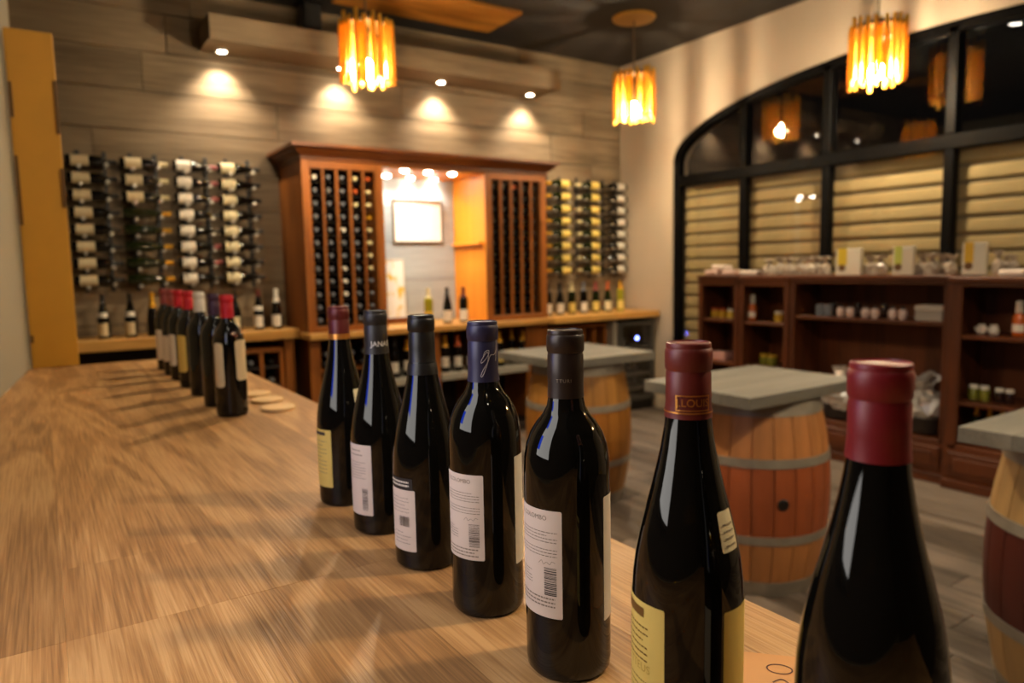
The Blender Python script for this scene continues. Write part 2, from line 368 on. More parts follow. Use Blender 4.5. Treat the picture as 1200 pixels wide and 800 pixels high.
# ================================================================== BOTTLES
BORD = [(0, .004), (.026, .001), (.034, 0), (.0372, .004), (.0378, .012), (.0378, .178), (.0372, .190), (.0352, .202), (.0315, .212), (.0262, .221), (.0205, .228), (.0168, .235), (.0153, .243), (.0148, .255), (.0146, .298), (0, .298)]
BURG = [(0, .004), (.028, .001), (.0355, 0), (.0388, .004), (.0394, .012), (.0394, .118), (.0386, .134), (.0366, .150), (.0335, .166), (.0297, .182), (.0258, .197), (.0222, .212), (.0192, .226), (.0168, .241), (.0153, .254), (.0147, .266), (.0146, .298), (0, .298)]
CAPP = [(.0163, .245), (.0158, .262), (.0156, .2795), (.0152, .2806), (.0152, .2818), (.0162, .2832), (.0164, .294), (.0160, .2966), (.0154, .2974), (.0156, .299), (.0153, .3008), (.0142, .3014), (.0138, .3004), (.0, .3003)]
CAPS = [(.0158, .27), (.0154, .28), (.0162, .2832), (.0162, .299), (.0145, .3014), (0, .3012)]
def rad(prof, z):
    for (r0, z0), (r1, z1) in zip(prof[:-1], prof[1:]):
        if z0 <= z <= z1 and z1 > z0 and r0 > 0: return r0+(r1-r0)*(z-z0)/(z1-z0)
    return prof[-2][0]
def patch(prof, a0, a1, z0, z1, eps, na=24, nz=2, rc=0):
    mb = MB(); n = nz
    zs = [z0+(z1-z0)*j/n for j in range(n+1)]
    if rc: zs = sorted(set(zs+[z0+rc*(1-math.cos(PI/2*q/4)) for q in range(5)]+[z1-rc*(1-math.cos(PI/2*q/4)) for q in range(5)]))
    for zz in zs:
        r = rad(prof, zz)+eps; sh = 0
        if rc:
            d = min(zz-z0, z1-zz)
            if d < rc: sh = (rc-math.sqrt(max(0, rc*rc-(rc-d)**2)))/r
        for i in range(na+1): a = (a0+sh)+(a1-a0-2*sh)*i/na; mb.v.append((r*math.cos(a), r*math.sin(a), zz))
    for j in range(len(zs)-1):
        for i in range(na): p = j*(na+1)+i; mb.f.append((p, p+1, p+na+2, p+na+1))
    return mb
def wrap2d(verts, prof, ac, zc, eps, zmap=None):
    out = []
    for u, v in verts:
        zz = zc+v; r = rad(prof, zz)+eps; a = ac+u/r; out.append((r*math.cos(a), r*math.sin(a), zz))
    return out
def text2d(s, size, font_shear=0, spacing=1.0):
    cu = bpy.data.curves.new('t', 'FONT'); cu.body = s; cu.size = size; cu.align_x = 'CENTER'; cu.align_y = 'CENTER'; cu.shear = font_shear; cu.space_character = spacing; cu.resolution_u = 3
    ob = bpy.data.objects.new('t', cu); COL.objects.link(ob); dg = bpy.context.evaluated_depsgraph_get()
    me = bpy.data.meshes.new_from_object(ob.evaluated_get(dg)); vs = [(v.co.x, v.co.y) for v in me.vertices]; fs = [tuple(p.vertices) for p in me.polygons]
    bpy.data.objects.remove(ob); bpy.data.curves.remove(cu); bpy.data.meshes.remove(me); return vs, fs
def print_on(parent, name, prof, ac, zc, vs, fs, m, eps=.0005):
    return MB().add(wrap2d(vs, prof, ac, zc, eps), fs).build(name, m, parent)
def rects(rs):
    vs = []; fs = []
    for u0, u1, v0, v1 in rs:
        k = len(vs); n = max(1, int((u1-u0)/.004)+1)
        for i in range(n+1): u = u0+(u1-u0)*i/n; vs += [(u, v0), (u, v1)]
        for i in range(n): fs.append((k+2*i, k+2*i+2, k+2*i+3, k+2*i+1))
    return vs, fs
def textlines(w, rows, h, lead, seed, left=True):
    R = random.Random(seed); rs = []
    for j in range(rows):
        v = -j*lead; u = -w/2; end = w/2*(1 if R.random() < .8 else R.uniform(.2, .8))
        while u < end:
            l = R.uniform(.0012, .0042); rs.append((u, min(u+l, end), v-h/2, v+h/2)); u += l+.0007
    return rects(rs)
def barcode(w, h, seed, vertical=False):
    R = random.Random(seed); rs = []; u = 0; L = h if vertical else w
    while u < L:
        b = R.choice((.0003, .0005, .0009)); 
        rs.append((-w/2, w/2, u-h/2, u+b-h/2) if vertical else (u-w/2, u+b-w/2, -h/2, h/2)); u += b+R.choice((.0004, .0006, .0009))
    return rects(rs)
def stroke(pts, wd):
    vs = []; fs = []
    for i, (u, v) in enumerate(pts):
        p, q = pts[max(i-1, 0)], pts[min(i+1, len(pts)-1)]; d = Vector((q[0]-p[0], q[1]-p[1])); d = d.normalized() if d.length else Vector((1, 0)); n = Vector((-d.y, d.x))*wd/2
        vs += [(u+n.x, v+n.y), (u-n.x, v-n.y)]
        if i: k = 2*i; fs.append((k-2, k, k+1, k-1))
    return vs, fs
def spline(P, n=8):
    out = []
    for i in range(len(P)-1):
        p0, p1, p2, p3 = P[max(i-1, 0)], P[i], P[i+1], P[min(i+2, len(P)-1)]
        for k in range(n):
            t_ = k/n; out.append(tuple(.5*((2*p1[j])+(-p0[j]+p2[j])*t_+(2*p0[j]-5*p1[j]+4*p2[j]-p3[j])*t_*t_+(-p0[j]+3*p1[j]-3*p2[j]+p3[j])*t_**3) for j in (0, 1)))
    out.append(P[-1]); return out
CACHE = {}
def cmesh(key, fn):
    if key not in CACHE: CACHE[key] = fn()
    return CACHE[key]
def swap(me, m):
    me.materials.clear(); me.materials.append(m); return me

HC = []                               # profile of the capsule built last
def hero(name, label, y, prof, cap, x=.374, capb=.245, group='row of bottles along the bar edge', lean=0):
    b = thing(name, label, 'wine bottle', (x, y, CT), group=group)
    MB().lathe(prof, 96).build('glass_body', m_glass, b, True)
    cp = [(rad(prof, capb)+.0007, capb)] + [(r, z) for r, z in CAPP if z > capb+.008]
    if capb < .25: cp.insert(1, (rad(prof, capb+.012)+.0007, capb+.012))
    c = MB().lathe(cp, 64).build('capsule', CAP[cap], b, True); HC[:] = cp
    return b, c
def face(b, deg):                     # bottle-space angle that looks at the camera, turned by deg towards picture right
    return math.atan2(-b.location.y, -b.location.x)+math.radians(deg)
def lab(b, prof, d0, d1, z0, z1, m, n='label', rc=.0015, eps=.0003):
    return patch(prof, face(b, d0), face(b, d1), z0, z1, eps, 28, 3 if abs(z1-z0) < .03 else 2, rc).build(n, m, b, True)

# 1: maroon capsule with copper band
b, c = hero('wine_bottle', 'dark burgundy bottle with maroon capsule, copper band and yellow back label', 1.052, BURG, 'maroon', capb=.252)
patch(HC, 0, 2*PI, .2525, .2605, .0006, 48).build('band', m_goldp, c, True)
l = lab(b, BURG, -104, -28, .030, .118, LAB['yellow'])
print_on(b, 'print', BURG, face(b, -66), .112, *rects([(-.02, .016, -.0025, .0025)]), m_ink)
print_on(b, 'print', BURG, face(b, -62), .100, *textlines(.03, 9, .0009, .006, 1), m_inkp)
lab(b, BURG, 32, 64, .150, .177, LAB['cream'], 'neck_label', .002)
print_on(b, 'print', BURG, face(b, 48), .166, *textlines(.010, 3, .0012, .005, 5), m_inkp, .0007)
# 2: black capsule with white lettering
b, c = hero('wine_bottle', 'dark burgundy bottle with charcoal capsule lettered JANAS in white', .908, BURG, 'charcoal', capb=.243)
print_on(c, 'print', HC, face(b, 22), .2565, *text2d('JANAS', .0098), mat('white print', '#d8d0c4', .5), .0009)
lab(b, BURG, -98, -18, .028, .124, LAB['blush'])
print_on(b, 'print', BURG, face(b, -55), .116, *textlines(.026, 2, .0012, .006, 2), m_inkp)
print_on(b, 'print', BURG, face(b, -55), .100, *textlines(.034, 7, .0007, .0036, 3), m_inkp)
print_on(b, 'barcode', BURG, face(b, -34), .050, *barcode(.009, .030, 4, True), m_ink)
# 3
b, c = hero('wine_bottle', 'dark burgundy bottle with plain black capsule and black-headed barcode label', .768, BURG, 'black', capb=.231)
lab(b, BURG, -98, -20, .024, .098, LAB['blush'])
lab(b, BURG, -98, -24, .0985, .112, LAB['dark'], 'header_label', .0006)
print_on(b, 'print', BURG, face(b, -55), .1075, *textlines(.034, 2, .0022, .0042, 12), LAB['white'])
print_on(b, 'print', BURG, face(b, -55), .088, *textlines(.032, 5, .0006, .0042, 13), m_inkp)
print_on(b, 'barcode', BURG, face(b, -43), .060, *barcode(.016, .012, 14), m_ink)
print_on(b, 'print', BURG, face(b, -50), .046, *textlines(.028, 4, .0007, .0042, 15), m_inkp)
# 4: navy capsule with a silver signature
b, c = hero('wine_bottle', 'bordeaux bottle with navy capsule signed in silver script', .626, BORD, 'navy', capb=.240)
sig = [(-.004, .006), (-.002, .012), (.002, .0135), (.0015, .009), (-.003, .003), (-.006, .001), (-.005, .005), (.0005, .012), (.0015, .006), (-.001, -.004), (-.005, -.0125), (-.0065, -.012), (-.004, -.006), (.001, .002), (.004, .0085), (.0085, .009), (.012, .0135)]
print_on(c, 'signature', HC, face(b, 14), .259, *stroke(spline(sig), .0006), m_silverp, .0009)
print_on(c, 'signature', HC, face(b, 14), .259, *stroke(spline([(.0125, .024), (.0115, .012), (.0105, .002)]), .0006), m_silverp, .0009)
lab(b, BORD, -96, -4, .062, .150, LAB['blush'])
lab(b, BORD, 50, 130, .052, .165, LAB['offwhite'])
def backlabel(b, prof, top, ac, seed):
    print_on(b, 'print', prof, face(b, ac-7), top-.007, *text2d('IL COLOMBO', .0058), m_inkp)
    print_on(b, 'print', prof, face(b, ac), top-.019, *textlines(.044, 4, .0007, .0028, seed), m_inkp)
    print_on(b, 'print', prof, face(b, ac), top-.034, *textlines(.044, 3, .0007, .0028, seed+1), m_inkp)
    print_on(b, 'signature', prof, face(b, ac+18), top-.046, *stroke(spline([(-.008, -.001), (-.005, .002), (-.003, -.001), (0, .001), (.003, -.0006), (.005, .002), (.008, .001)]), .0004), m_inkp)
    print_on(b, 'print', prof, face(b, ac-22), top-.056, *textlines(.02, 5, .0007, .0026, seed+2), m_inkp)
    print_on(b, 'barcode', prof, face(b, ac+23), top-.062, *barcode(.0115, .024, seed+3, True), m_ink)
    print_on(b, 'print', prof, face(b, ac-2), top-.077, *textlines(.042, 3, .0013, .0034, seed+4), m_inkp)
backlabel(b, BORD, .150, -43, 20)
# 5
b, c = hero('wine_bottle', 'broad bordeaux bottle with dark brown capsule faintly lettered near its foot', .487, BORD, 'brown', capb=.243)
print_on(c, 'print', HC, face(b, -6), .2585, *text2d('TTURI', .0042, spacing=1.25), mat('bronze print', '#8a7a66', .4), .0009)
lab(b, BORD, -98, -7, .058, .152, LAB['blush']); lab(b, BORD, 54, 134, .050, .160, LAB['offwhite'])
backlabel(b, BORD, .152, -46, 30)
# 6
b, c = hero('wine_bottle', 'burgundy bottle with brick red capsule and boxed gold lettering', .346, BURG, 'brick', capb=.249)
patch(HC, 0, 2*PI, .2530, .2540, .0006, 64, 1).build('band', m_goldp, c, True)
ac = face(b, 12)
print_on(c, 'gold_box', HC, ac, .2605, *rects([(-.0125, .0125, .0046, .0054), (-.0125, .0125, -.0054, -.0046), (-.0125, -.0117, -.0054, .0054), (.0117, .0125, -.0054, .0054)]), m_goldp, .0009)
print_on(c, 'print', HC, ac, .2605, *text2d('J.LOUIS', .0076), m_goldp, .0009)
lab(b, BURG, -98, -22, .030, .121, LAB['yellow']); lab(b, BURG, 38, 110, .030, .121, LAB['yellow'])
lab(b, BURG, 42, 74, .160, .187, LAB['cream'], 'neck_label', .002)
print_on(b, 'print', BURG, face(b, 58), .178, *textlines(.012, 4, .0011, .0046, 40), m_inkp, .0007)
m_umber = mat('umber print', '#6d4a12', .6)
print_on(b, 'print', BURG, face(b, -63), .1135, *rects([(-.024, .011, -.0034, .0034)]), m_umber)
print_on(b, 'print', BURG, face(b, -66), .103, *textlines(.034, 6, .0011, .0048, 41), m_umber)
print_on(b, 'print', BURG, face(b, -56), .073, *text2d('TTEUS', .0085), mat('pale gold print', '#b9983f', .6), .0005)
print_on(b, 'print', BURG, face(b, -60), .063, *textlines(.034, 6, .0009, .0045, 42), m_umber)
# 7
b, c = hero('wine_bottle', 'burgundy bottle with crimson capsule, tallest looming at the bar corner', .208, BURG, 'crimson', capb=.249, x=.372)
b['label'] = 'burgundy bottle with plain crimson capsule beside the handwritten card'
lab(b, BURG, -100, -60, .03, .10, LAB['cream'])

# farther group on the bar
far = [(1.868, 'red', 'bordeaux bottle with bright red capsule and cream labels, end of the row near coasters', [(-62, -22, .075, .185, 'cream'), (22, 100, .09, .19, 'pale')]),
       (2.032, 'plum', 'dark bottle with plum purple capsule in the farther row', []),
       (2.240, 'white', 'dark bottle with white capsule in the farther row', []),
       (2.432, 'red', 'bottle with red capsule and yellow label in the farther row', [(-75, -20, .05, .165, 'yellow')]),
       (2.620, 'red', 'bottle with red capsule and white label in the farther row', [(-75, -25, .05, .155, 'white')]),
       (2.775, 'rose', 'bottle with dusty red capsule between red and faded capsules on the bar', [(-75, -25, .05, .14, 'white')]),
       (2.945, 'rose', 'bottle with faded rose capsule at the yellow board end of the bar', [(-75, -25, .04, .15, 'white')])]
for y, cap, lb, ls in far:
    b = thing('wine_bottle', lb, 'wine bottle', (.379, y, CT), group='farther row of bottles on the bar')
    put('glass_body', cmesh(('bord', 40), lambda: MB().lathe(BORD, 40).mesh('bord40', m_glass, True)), b)
    put('capsule', cmesh(('cap', cap), lambda: MB().lathe(CAPP, 32).mesh('cap', CAP[cap], True)), b)
    for d0, d1, z0, z1, m in ls: lab(b, BORD, d0, d1, z0, z1, LAB[m], rc=.008)

# coasters and card
for (px, py, lb) in ((299, 463, 'round pale wooden coaster farthest along the bar from the front bottles'), (313, 470, 'round pale wooden coaster between two others on the bar'), (326, 479.5, 'round pale wooden coaster beside the front row of bottles')):
    p = onz(px, py, CT); o = MB().lathe([(0, 0), (.041, 0), (.043, .002), (.043, .007), (.041, .009), (0, .009)], 32).build('coaster', mat('pale birch', '#d8b27c', .6, noise=.12, nscale=40), None, True)
    o.location = (p.x, p.y, CT-.0004); tag(o, lb, 'coaster', 'coasters on the bar')
t = thing('card', 'small kraft paper card with brown handwriting lying on the bar', 'card', (.512, .355, CT), rz=math.radians(-47))
MB().box(-.04, .04, -.055, .036, -.0003, .0008).build('sheet', mat('kraft paper', '#c58d54', .7, noise=.06, nscale=40), t)
oval = [(.0105*math.cos(a)*1.0, .0075*math.sin(a)) for a in [2*PI*i/28 for i in range(29)]]
vs, fs = stroke(oval, .0014); MB().add([(u-.008, v+.012, .0011) for u, v in vs], fs).build('handwriting', mat('brown ink', '#4a1d08', .6), t)
for P in ([(.001, .008), (.006, .003), (.012, -.004)], [(.012, .010), (.008, .004), (.002, -.003)], [(-.02, -.012), (-.012, -.006), (-.004, -.013), (.004, -.006), (.012, -.012)]):
    vs, fs = stroke(spline(P), .0014); MB().add([(u+.004, v+.002, .0011) for u, v in vs], fs).build('handwriting', MATS['brown ink'], t)
# ================================================================== LAMPS
def pendant(px, py, z, label, loc=None, rseed=0):
    P = onz(px, py, z) if loc is None else Vector(loc)
    R = random.Random(rseed)
    t = thing('pendant_lamp', label, 'pendant lamp', (P.x, P.y, z), rz=R.random()*6, group='amber rod pendant lamps')
    MB().lathe([(0, ZC-z-.03), (.02, ZC-z-.03), (.17, ZC-z-.02), (.18, ZC-z-.008), (.18, ZC-z+.004), (0, ZC-z+.004)], 40).build('canopy', mat('brass canopy', '#b98a3a', .4, metal=.5), t, True)
    MB().tube((0, 0, .17), (0, 0, ZC-z-.02), .006, 8).build('cord', mat('lamp cord', '#6b5a44', .6), t, True)
    MB().lathe([(0, .155), (.16, .155), (.165, .16), (.165, .17), (.16, .175), (0, .175)], 32).build('top_plate', mat('dark brass plate', '#4a3210', .4, metal=.6), t, True)
    rod = cmesh('rod', lambda: MB().lathe([(0, -.20), (.008, -.20), (.012, -.197), (.0135, -.19), (.0135, .19), (.011, .197), (0, .198)], 10).mesh('rod', m_amber, True))
    for ring, n in ((.165, 20), (.11, 8)):
        for i in range(n):
            a = 2*PI*(i+R.uniform(-.15, .15))/n; put('rod', rod, t, (ring*math.cos(a), ring*math.sin(a), R.uniform(-.025, .03)))
    MB().lathe([(0, .155), (.018, .155), (.02, -.03), (.016, -.05), (0, -.05)], 16).build('socket', m_black, t, True)
    MB().lathe([(0, -.170), (.018, -.167), (.036, -.155), (.046, -.135), (.048, -.115), (.042, -.092), (.028, -.07), (.016, -.05), (0, -.049)], 20).build('bulb', emis('warm bulb', WARM, BULB), t, True)
    return t
pendant(430, 61, 2.86, 'amber rod pendant lamp hanging before the timber pelmet', rseed=1)
pendant(743, 113, 2.87, 'amber rod pendant lamp hanging in the corner by the plaster pier', rseed=2)
pendant(1028, 63, 2.82, 'amber rod pendant lamp hanging right by the arched window', rseed=3)
for i, (x, y) in enumerate(((1.65, .10), (1.45, 2.70), (3.7, -.3))):  # first pair placed from the bottle shadows; last one added to light the right
    pendant(0, 0, 2.86, 'unseen amber rod pendant lamp over the middle of the room', (x, y, 2.86), rseed=5+i)
def light(name, kind, loc, power, col, parent=None, rot=None, **kw):
    l = bpy.data.lights.new(name, kind); l.energy = power; l.color = col
    for k_, v in kw.items(): setattr(l, k_, v)
    o = bpy.data.objects.new(name, l); COL.objects.link(o); o.location = loc
    if rot: o.rotation_euler = rot
    if parent: o.parent = parent
    return o
m_lens = emis('lamp lens', (1, .9, .72), 40)
# recessed downlights above the bar; last ones added to light floor and tables
for i, (x, y) in enumerate(((.18, -.9), (.18, -.3), (.18, .3), (.18, .9), (.18, 1.5), (.18, 2.1), (3.2, 3.0), (3.4, 1.2), (2.2, 2.2))):
    t = thing('ceiling_downlight', 'unseen round recessed downlight in the dark ceiling', 'downlight', (x, y, ZC), group='recessed ceiling downlights')
    MB().lathe([(.05, -.008), (.062, -.006), (.064, .002), (.045, .002)], 28).build('trim_ring', m_black, t, True)
    MB().lathe([(0, -.001), (.05, -.001)], 24).build('lens', m_lens, t)
    light('lamp', 'SPOT', (0, 0, -.012), DOWNW*(.06 if x < 1 else .5), SOFT, t, spot_size=math.radians(95), spot_blend=.6, shadow_soft_size=.05)

# menu screen high on the left wall, seen mirrored in the bottles
t = thing('menu_screen', 'wall mounted menu screen glowing white and blue on the left wall', 'screen', (lw(.68)+.012, .68, 1.86), rz=-math.atan(.0917))
MB().box(.0, .035, -.26, .26, -.56, .56, .004).build('housing', m_black, t)
MB().box(.035, .037, -.24, .24, -.54, .54).build('display', emis('menu white', (1, .95, .88), 2.8), t)
for (a, b, c_, d) in ((.13, .24, -.46, -.20), (.15, .24, .0, .22)): MB().box(.037, .038, a, b, c_, d).build('display_block', emis('menu blue', (.03, .10, 1), 4.0), t)

# timber pelmet with four downlights on the back wall
LX = [onz(px, py, 3.075).x for px, py in ((258, 60), (400, 78), (518, 94), (622, 109))]
LY = 5.645
t = thing('lighting_pelmet', 'long grey timber pelmet with four downlights across the back wall', 'pelmet', (2.6, YB-.02, 3.075))
xa, xb = LX[0]-.13, LX[3]+.16
MB().box(xa-2.6, xb-2.6, -.40, -.375, -.01, .16, .003).build('front_board', m_wallb, t)
MB().box(xa-2.6, xb-2.6, -.375, 0, .0, .022, .002).build('bottom_board', m_wallb, t)
MB().box(xa-2.6, xb-2.6, -.375, 0, .14, .16, .002).build('top_board', m_wallb, t)
for xx in (xa-2.6, xb-2.6-.02): MB().box(xx, xx+.02, -.375, 0, .022, .14, .001).build('end_board', m_wallb, t)
for x in LX:
    o = MB().lathe([(0, -.012), (.026, -.012), (.034, -.006), (.036, .004), (0, .004)], 24).build('downlight', m_lens, t, True); o.location = (x-2.6, LY-(YB-.02), -.004)
    MB().lathe([(.034, -.014), (.046, -.012), (.048, .004), (.034, .004)], 24).build('trim_ring', mat('satin nickel', '#b0a898', .35, metal=.8), o, True)
    light('lamp', 'SPOT', (0, 0, -.03), SPOTW, SOFT, o, rot=(math.radians(10), 0, 0), spot_size=math.radians(105), spot_blend=1.0, shadow_soft_size=.03)
# small speaker on the pelmet
p = ony(363, 45, 5.62)
t = thing('speaker', 'small black loudspeaker standing on the timber pelmet', 'speaker', (p.x, 5.60, 3.235))
MB().box(-.075, .075, -.07, .07, 0, .26, .012).build('cabinet', m_black, t)
MB().box(-.062, .062, -.078, -.069, .015, .245, .004).build('grille', mat('black mesh', '#15110e', .8, bump=.4, nscale=300), t)
# honey timber ceiling panel
t = MB().box(2.0, 3.40, 4.94, 5.48, ZC-.025, ZC+.002, .004).build('ceiling_panel', wood('honey ceiling wood', '#7a4a16', '#b97a2c', 'X', scale=4, stretch=8, rough=.5, rnd=.05, bump=.05, ring=.06), None)
tag(t, 'rectangular honey coloured timber panel set on the dark ceiling', 'ceiling panel')

# ================================================================== WALL RACKS WITH LYING BOTTLES
RY = YB-.115
ROW_T, ROW_B = ony(98, 188, RY).z, ony(98, 329, RY).z
rows = [ROW_T+(ROW_B-ROW_T)*i/7 for i in range(8)]
def small_bottle(name, label, loc, rot, glass, cap, lbl, prof='bord', group=None, z0=.045, z1=.145, a=(-PI/2-1.1, -PI/2+1.1), seg=20, cat='wine bottle', capp=None):
    b = thing(name, label, cat, loc, rot=rot, group=group)
    pr = BORD if prof == 'bord' else BURG
    put('glass_body', cmesh((prof, glass.name), lambda: MB().lathe(pr, seg).mesh('small_bottle', glass, True)), b)
    put('capsule', cmesh(('scap', cap, capp), lambda: MB().lathe(CAPP if capp is None else [(rad(pr, capp)+.0006, capp)]+[q for q in CAPP if q[1] > capp+.01], 16).mesh('small_capsule', CAP[cap], True)), b)
    if lbl: put('label', cmesh((prof, lbl, z0, z1, a), lambda: patch(pr, a[0], a[1], z0, z1, .0005, 12, 1).mesh('small_label', LAB[lbl], True)), b)
    return b
m_peg = mat('satin steel peg', '#b9b2a6', .3, metal=.8)
def wall_rack(xbase, d, name_where, bottles, group):
    """xbase: x of the bottle foot, d=+1 neck to the right, -1 neck to the left"""
    t = thing('wall_wine_rack', 'black metal peg wine rack on the back wall '+name_where, 'wine rack', (xbase, YB-.02, rows[-1]-.08), group='metal peg racks on the back wall')
    H = rows[0]-rows[-1]+.16
    rx = (.075*d, .235*d)
    for x in rx: MB().box(x-.014, x+.014, -.012, .001, 0, H, .002).build('rail', m_black, t)
    pg = cmesh('peg', lambda: MB().lathe([(0, 0), (.005, 0), (.005, .16), (.011, .162), (.0135, .168), (.011, .174), (0, .175)], 12).mesh('peg', m_peg, True))
    for zz in rows:
        for x, dz in ((rx[0], -.047), (rx[1], -.030)): put('peg', pg, t, (x, -.005, zz-(rows[-1]-.08)+dz), (PI/2, 0, 0))
    for i, zz in enumerate(rows):
        glass, cap, lbl, lb, pr = bottles(i)
        # bottle axis along +-X, label turned to the room
        a = (PI/2-1.25, PI/2+.85) if d > 0 else (-PI/2-1.25, -PI/2+.85)
        if d > 0: rot, a = (0, PI/2, 0), (-PI/2-1.25, -PI/2+1.25)
        else: rot, a = (0, -PI/2, 0), (-PI/2-1.25, -PI/2+1.25)
        small_bottle('wine_bottle', lb+', '+ORD[i]+' in its rack', (xbase, RY, zz), rot, glass, cap, lbl, pr, group, .02 if pr == 'burg' else .03, .115 if pr == 'burg' else .135, a)
xs = [ony(px, 250, RY).x for px in (81, 144, 206, 258)]
wall_rack(xs[0], 1, 'next to the yellow board', lambda i: (m_glass, 'black', 'pale', 'dark bottle with tan label lying next to the yellow board', 'bord'), 'bottles in the rack next to the yellow board')
def second(i):
    if i < 3: return (m_glass, 'ivory', 'pale', 'dark bottle with tan label above the gold-necked ones', 'bord')
    return (m_glassg, 'gold', None, 'dark bottle with gold foil neck lying on the wall', 'burg')
wall_rack(xs[1], 1, 'holding the gold-necked bottles', second, 'bottles in the rack with gold necks')
wall_rack(xs[2], 1, 'holding the white-labelled rows', lambda i: (m_glass, 'rose' if i in (0, 1, 2, 5, 6) else 'black', 'white', 'dark bottle with white label beside the gold-necked rack', 'burg'), 'bottles in the white-labelled rack')
wall_rack(xs[3], 1, 'nearest the wooden wine cabinet', lambda i: (m_glass, 'black', 'cream', 'dark bottle with cream label left of the wine cabinet', 'burg'), 'bottles in the rack left of the cabinet')
RROW = [ony(700, 218, RY).z, ony(700, 316, RY).z]
rows_l = rows[:]; rows = [RROW[0]+(RROW[1]-RROW[0])*i/7 for i in range(8)]
xr_ = [ony(px, 260, RY).x for px in (669, 703, 734)]; xr_[2] = min(xr_[2], XR-.02)
wall_rack(xr_[0], -1, 'just right of the wine cabinet', lambda i: (m_glassg, 'gold', 'yellow', 'green bottle with yellow label right of the wine cabinet', 'bord'), 'bottles in the rack right of the cabinet')
wall_rack(xr_[1], -1, 'in the middle over the right worktop', lambda i: (m_glassg, 'ivory', 'yellow', 'green bottle with yellow label beside the corner rack', 'bord'), 'bottles in the middle right rack')
wall_rack(xr_[2], -1, 'in the corner by the plaster pier', lambda i: (m_glass, 'black', 'offwhite', 'dark bottle with off-white label by the plaster pier', 'bord'), 'bottles in the corner rack')

# ================================================================== WINE CABINET
HX0, HX1, HY0 = 1.62, 3.80, 5.20; HZ0, HZ1 = 1.0, 2.26; HYB = YB-.022
BZ = 1.0                                        # worktop of the base cabinet
R1, R2 = (1.62, 2.25), (3.17, 3.80)
t = thing('wine_cabinet', 'tall cherry wood wine cabinet with two bottle racks and a lit niche', 'cabinet', (2.71, HYB, BZ))
def cb(x0, x1, y0, y1, z0, z1, n, m, c=.003, par=None): return MB().box(x0-2.71, x1-2.71, y0-HYB, y1-HYB, z0-BZ, z1-BZ, c).build(n, m, par or t)
for (a, b) in (R1, R2):
    lft = a == R1[0]
    cb(a, a+.03, HY0+.02, HYB, BZ, HZ1, 'side_panel', m_cab if lft else m_honey)
    cb(b-.03, b, HY0+.02, HYB, BZ, HZ1, 'side_panel', m_cab)
    cb(a, a+.055, HY0, HY0+.02, BZ, HZ1, 'stile', m_cab); cb(b-.055, b, HY0, HY0+.02, BZ, HZ1, 'stile', m_cab)
    cb(a+.055, b-.055, HY0, HY0+.02, HZ1-.06, HZ1, 'rail', m_cabx); cb(a+.055, b-.055, HY0, HY0+.02, BZ, BZ+.045, 'rail', m_cabx)
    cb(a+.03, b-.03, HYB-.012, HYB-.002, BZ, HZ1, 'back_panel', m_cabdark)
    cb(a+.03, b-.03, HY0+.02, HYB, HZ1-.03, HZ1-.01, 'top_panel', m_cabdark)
    x0, x1 = a+.055, b-.055; pw = (x1-x0)/5; zt, zb = HZ1-.06, BZ+.045; ph = (zt-zb)/12
    for i in range(6): cb(x0+pw*i-.011, x0+pw*i+.011, HY0+.006, HY0+.03, zb, zt, 'slat', m_cab, .002); 
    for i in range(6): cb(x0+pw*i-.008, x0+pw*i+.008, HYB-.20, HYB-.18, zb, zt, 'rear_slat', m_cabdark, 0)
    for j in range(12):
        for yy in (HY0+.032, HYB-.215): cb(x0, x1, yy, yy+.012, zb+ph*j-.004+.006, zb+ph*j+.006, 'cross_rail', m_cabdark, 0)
    odd = {(0, 0): 'white', (3, 0): 'ivory', (4, 1): 'ivory', (3, 2): 'ivory', (4, 2): 'ivory', (4, 3): 'gold', (4, 4): 'ivory', (4, 5): 'ivory', (4, 6): 'ivory', (4, 7): 'ivory', (2, 4): 'white', (2, 7): 'white', (2, 8): 'white', (2, 9): 'white', (3, 1): 'orange', (4, 0): 'orange', (2, 10): 'steel'} if lft else {(2, 0): 'orange'}
    for i in range(5):
        for j in range(12):
            cap = odd.get((i, j), 'steel' if lft else 'black')
            side = 'left' if lft else 'right'
            wh = 'honey niche panel' if not lft else 'golden left frame'
            kind_ = {'steel': 'grey capped', 'black': 'black capped', 'white': 'white capped', 'ivory': 'ivory capped', 'gold': 'gold capped', 'orange': 'orange capped'}[cap]
            col_ = ORD12[(5-i if lft else i+1)-1].replace('top', 'first')
            lb = '%s bottle %s of the niche, %s column from it, %s row' % (kind_, side, col_, ORD12[j])
            zc = zt-ph*(j+.5)-ph/2+.006+.0375
            b_ = small_bottle('wine_bottle', lb, (x0+pw*(i+.5), HY0+.335, zc), (PI/2, 0, 0), m_glass, cap, None, 'bord', 'bottles lying in the cabinet rack %s of the niche' % side)
# niche head, crown moulding
cb(R1[1], R2[0], HY0, HY0+.02, HZ1-.02, HZ1, 'rail', m_cabx)
cb(R1[1], R2[0], HY0+.02, HYB, HZ1-.02, HZ1-.003, 'niche_ceiling', m_honey)
cb(HX0-.01, HX1+.01, HY0-.012, HYB, HZ1, HZ1+.03, 'frieze', m_crown)
mb = MB(); prof = [(0, 0), (.02, .0), (.03, .015), (.045, .022), (.06, .045), (.085, .055), (.085, .075), (0, .075)]
vs = []; fs = []
for o_, h in prof:
    vs += [(HX0-o_-2.71, 0, HZ1+.03+h-BZ), (HX0-o_-2.71, HY0-.01-o_-HYB, HZ1+.03+h-BZ), (HX1+o_-2.71, HY0-.01-o_-HYB, HZ1+.03+h-BZ), (HX1+o_-2.71, 0, HZ1+.03+h-BZ)]
for j in range(len(prof)-1):
    for i in range(3): fs.append((4*j+i, 4*j+i+1, 4*j+i+5, 4*j+i+4))
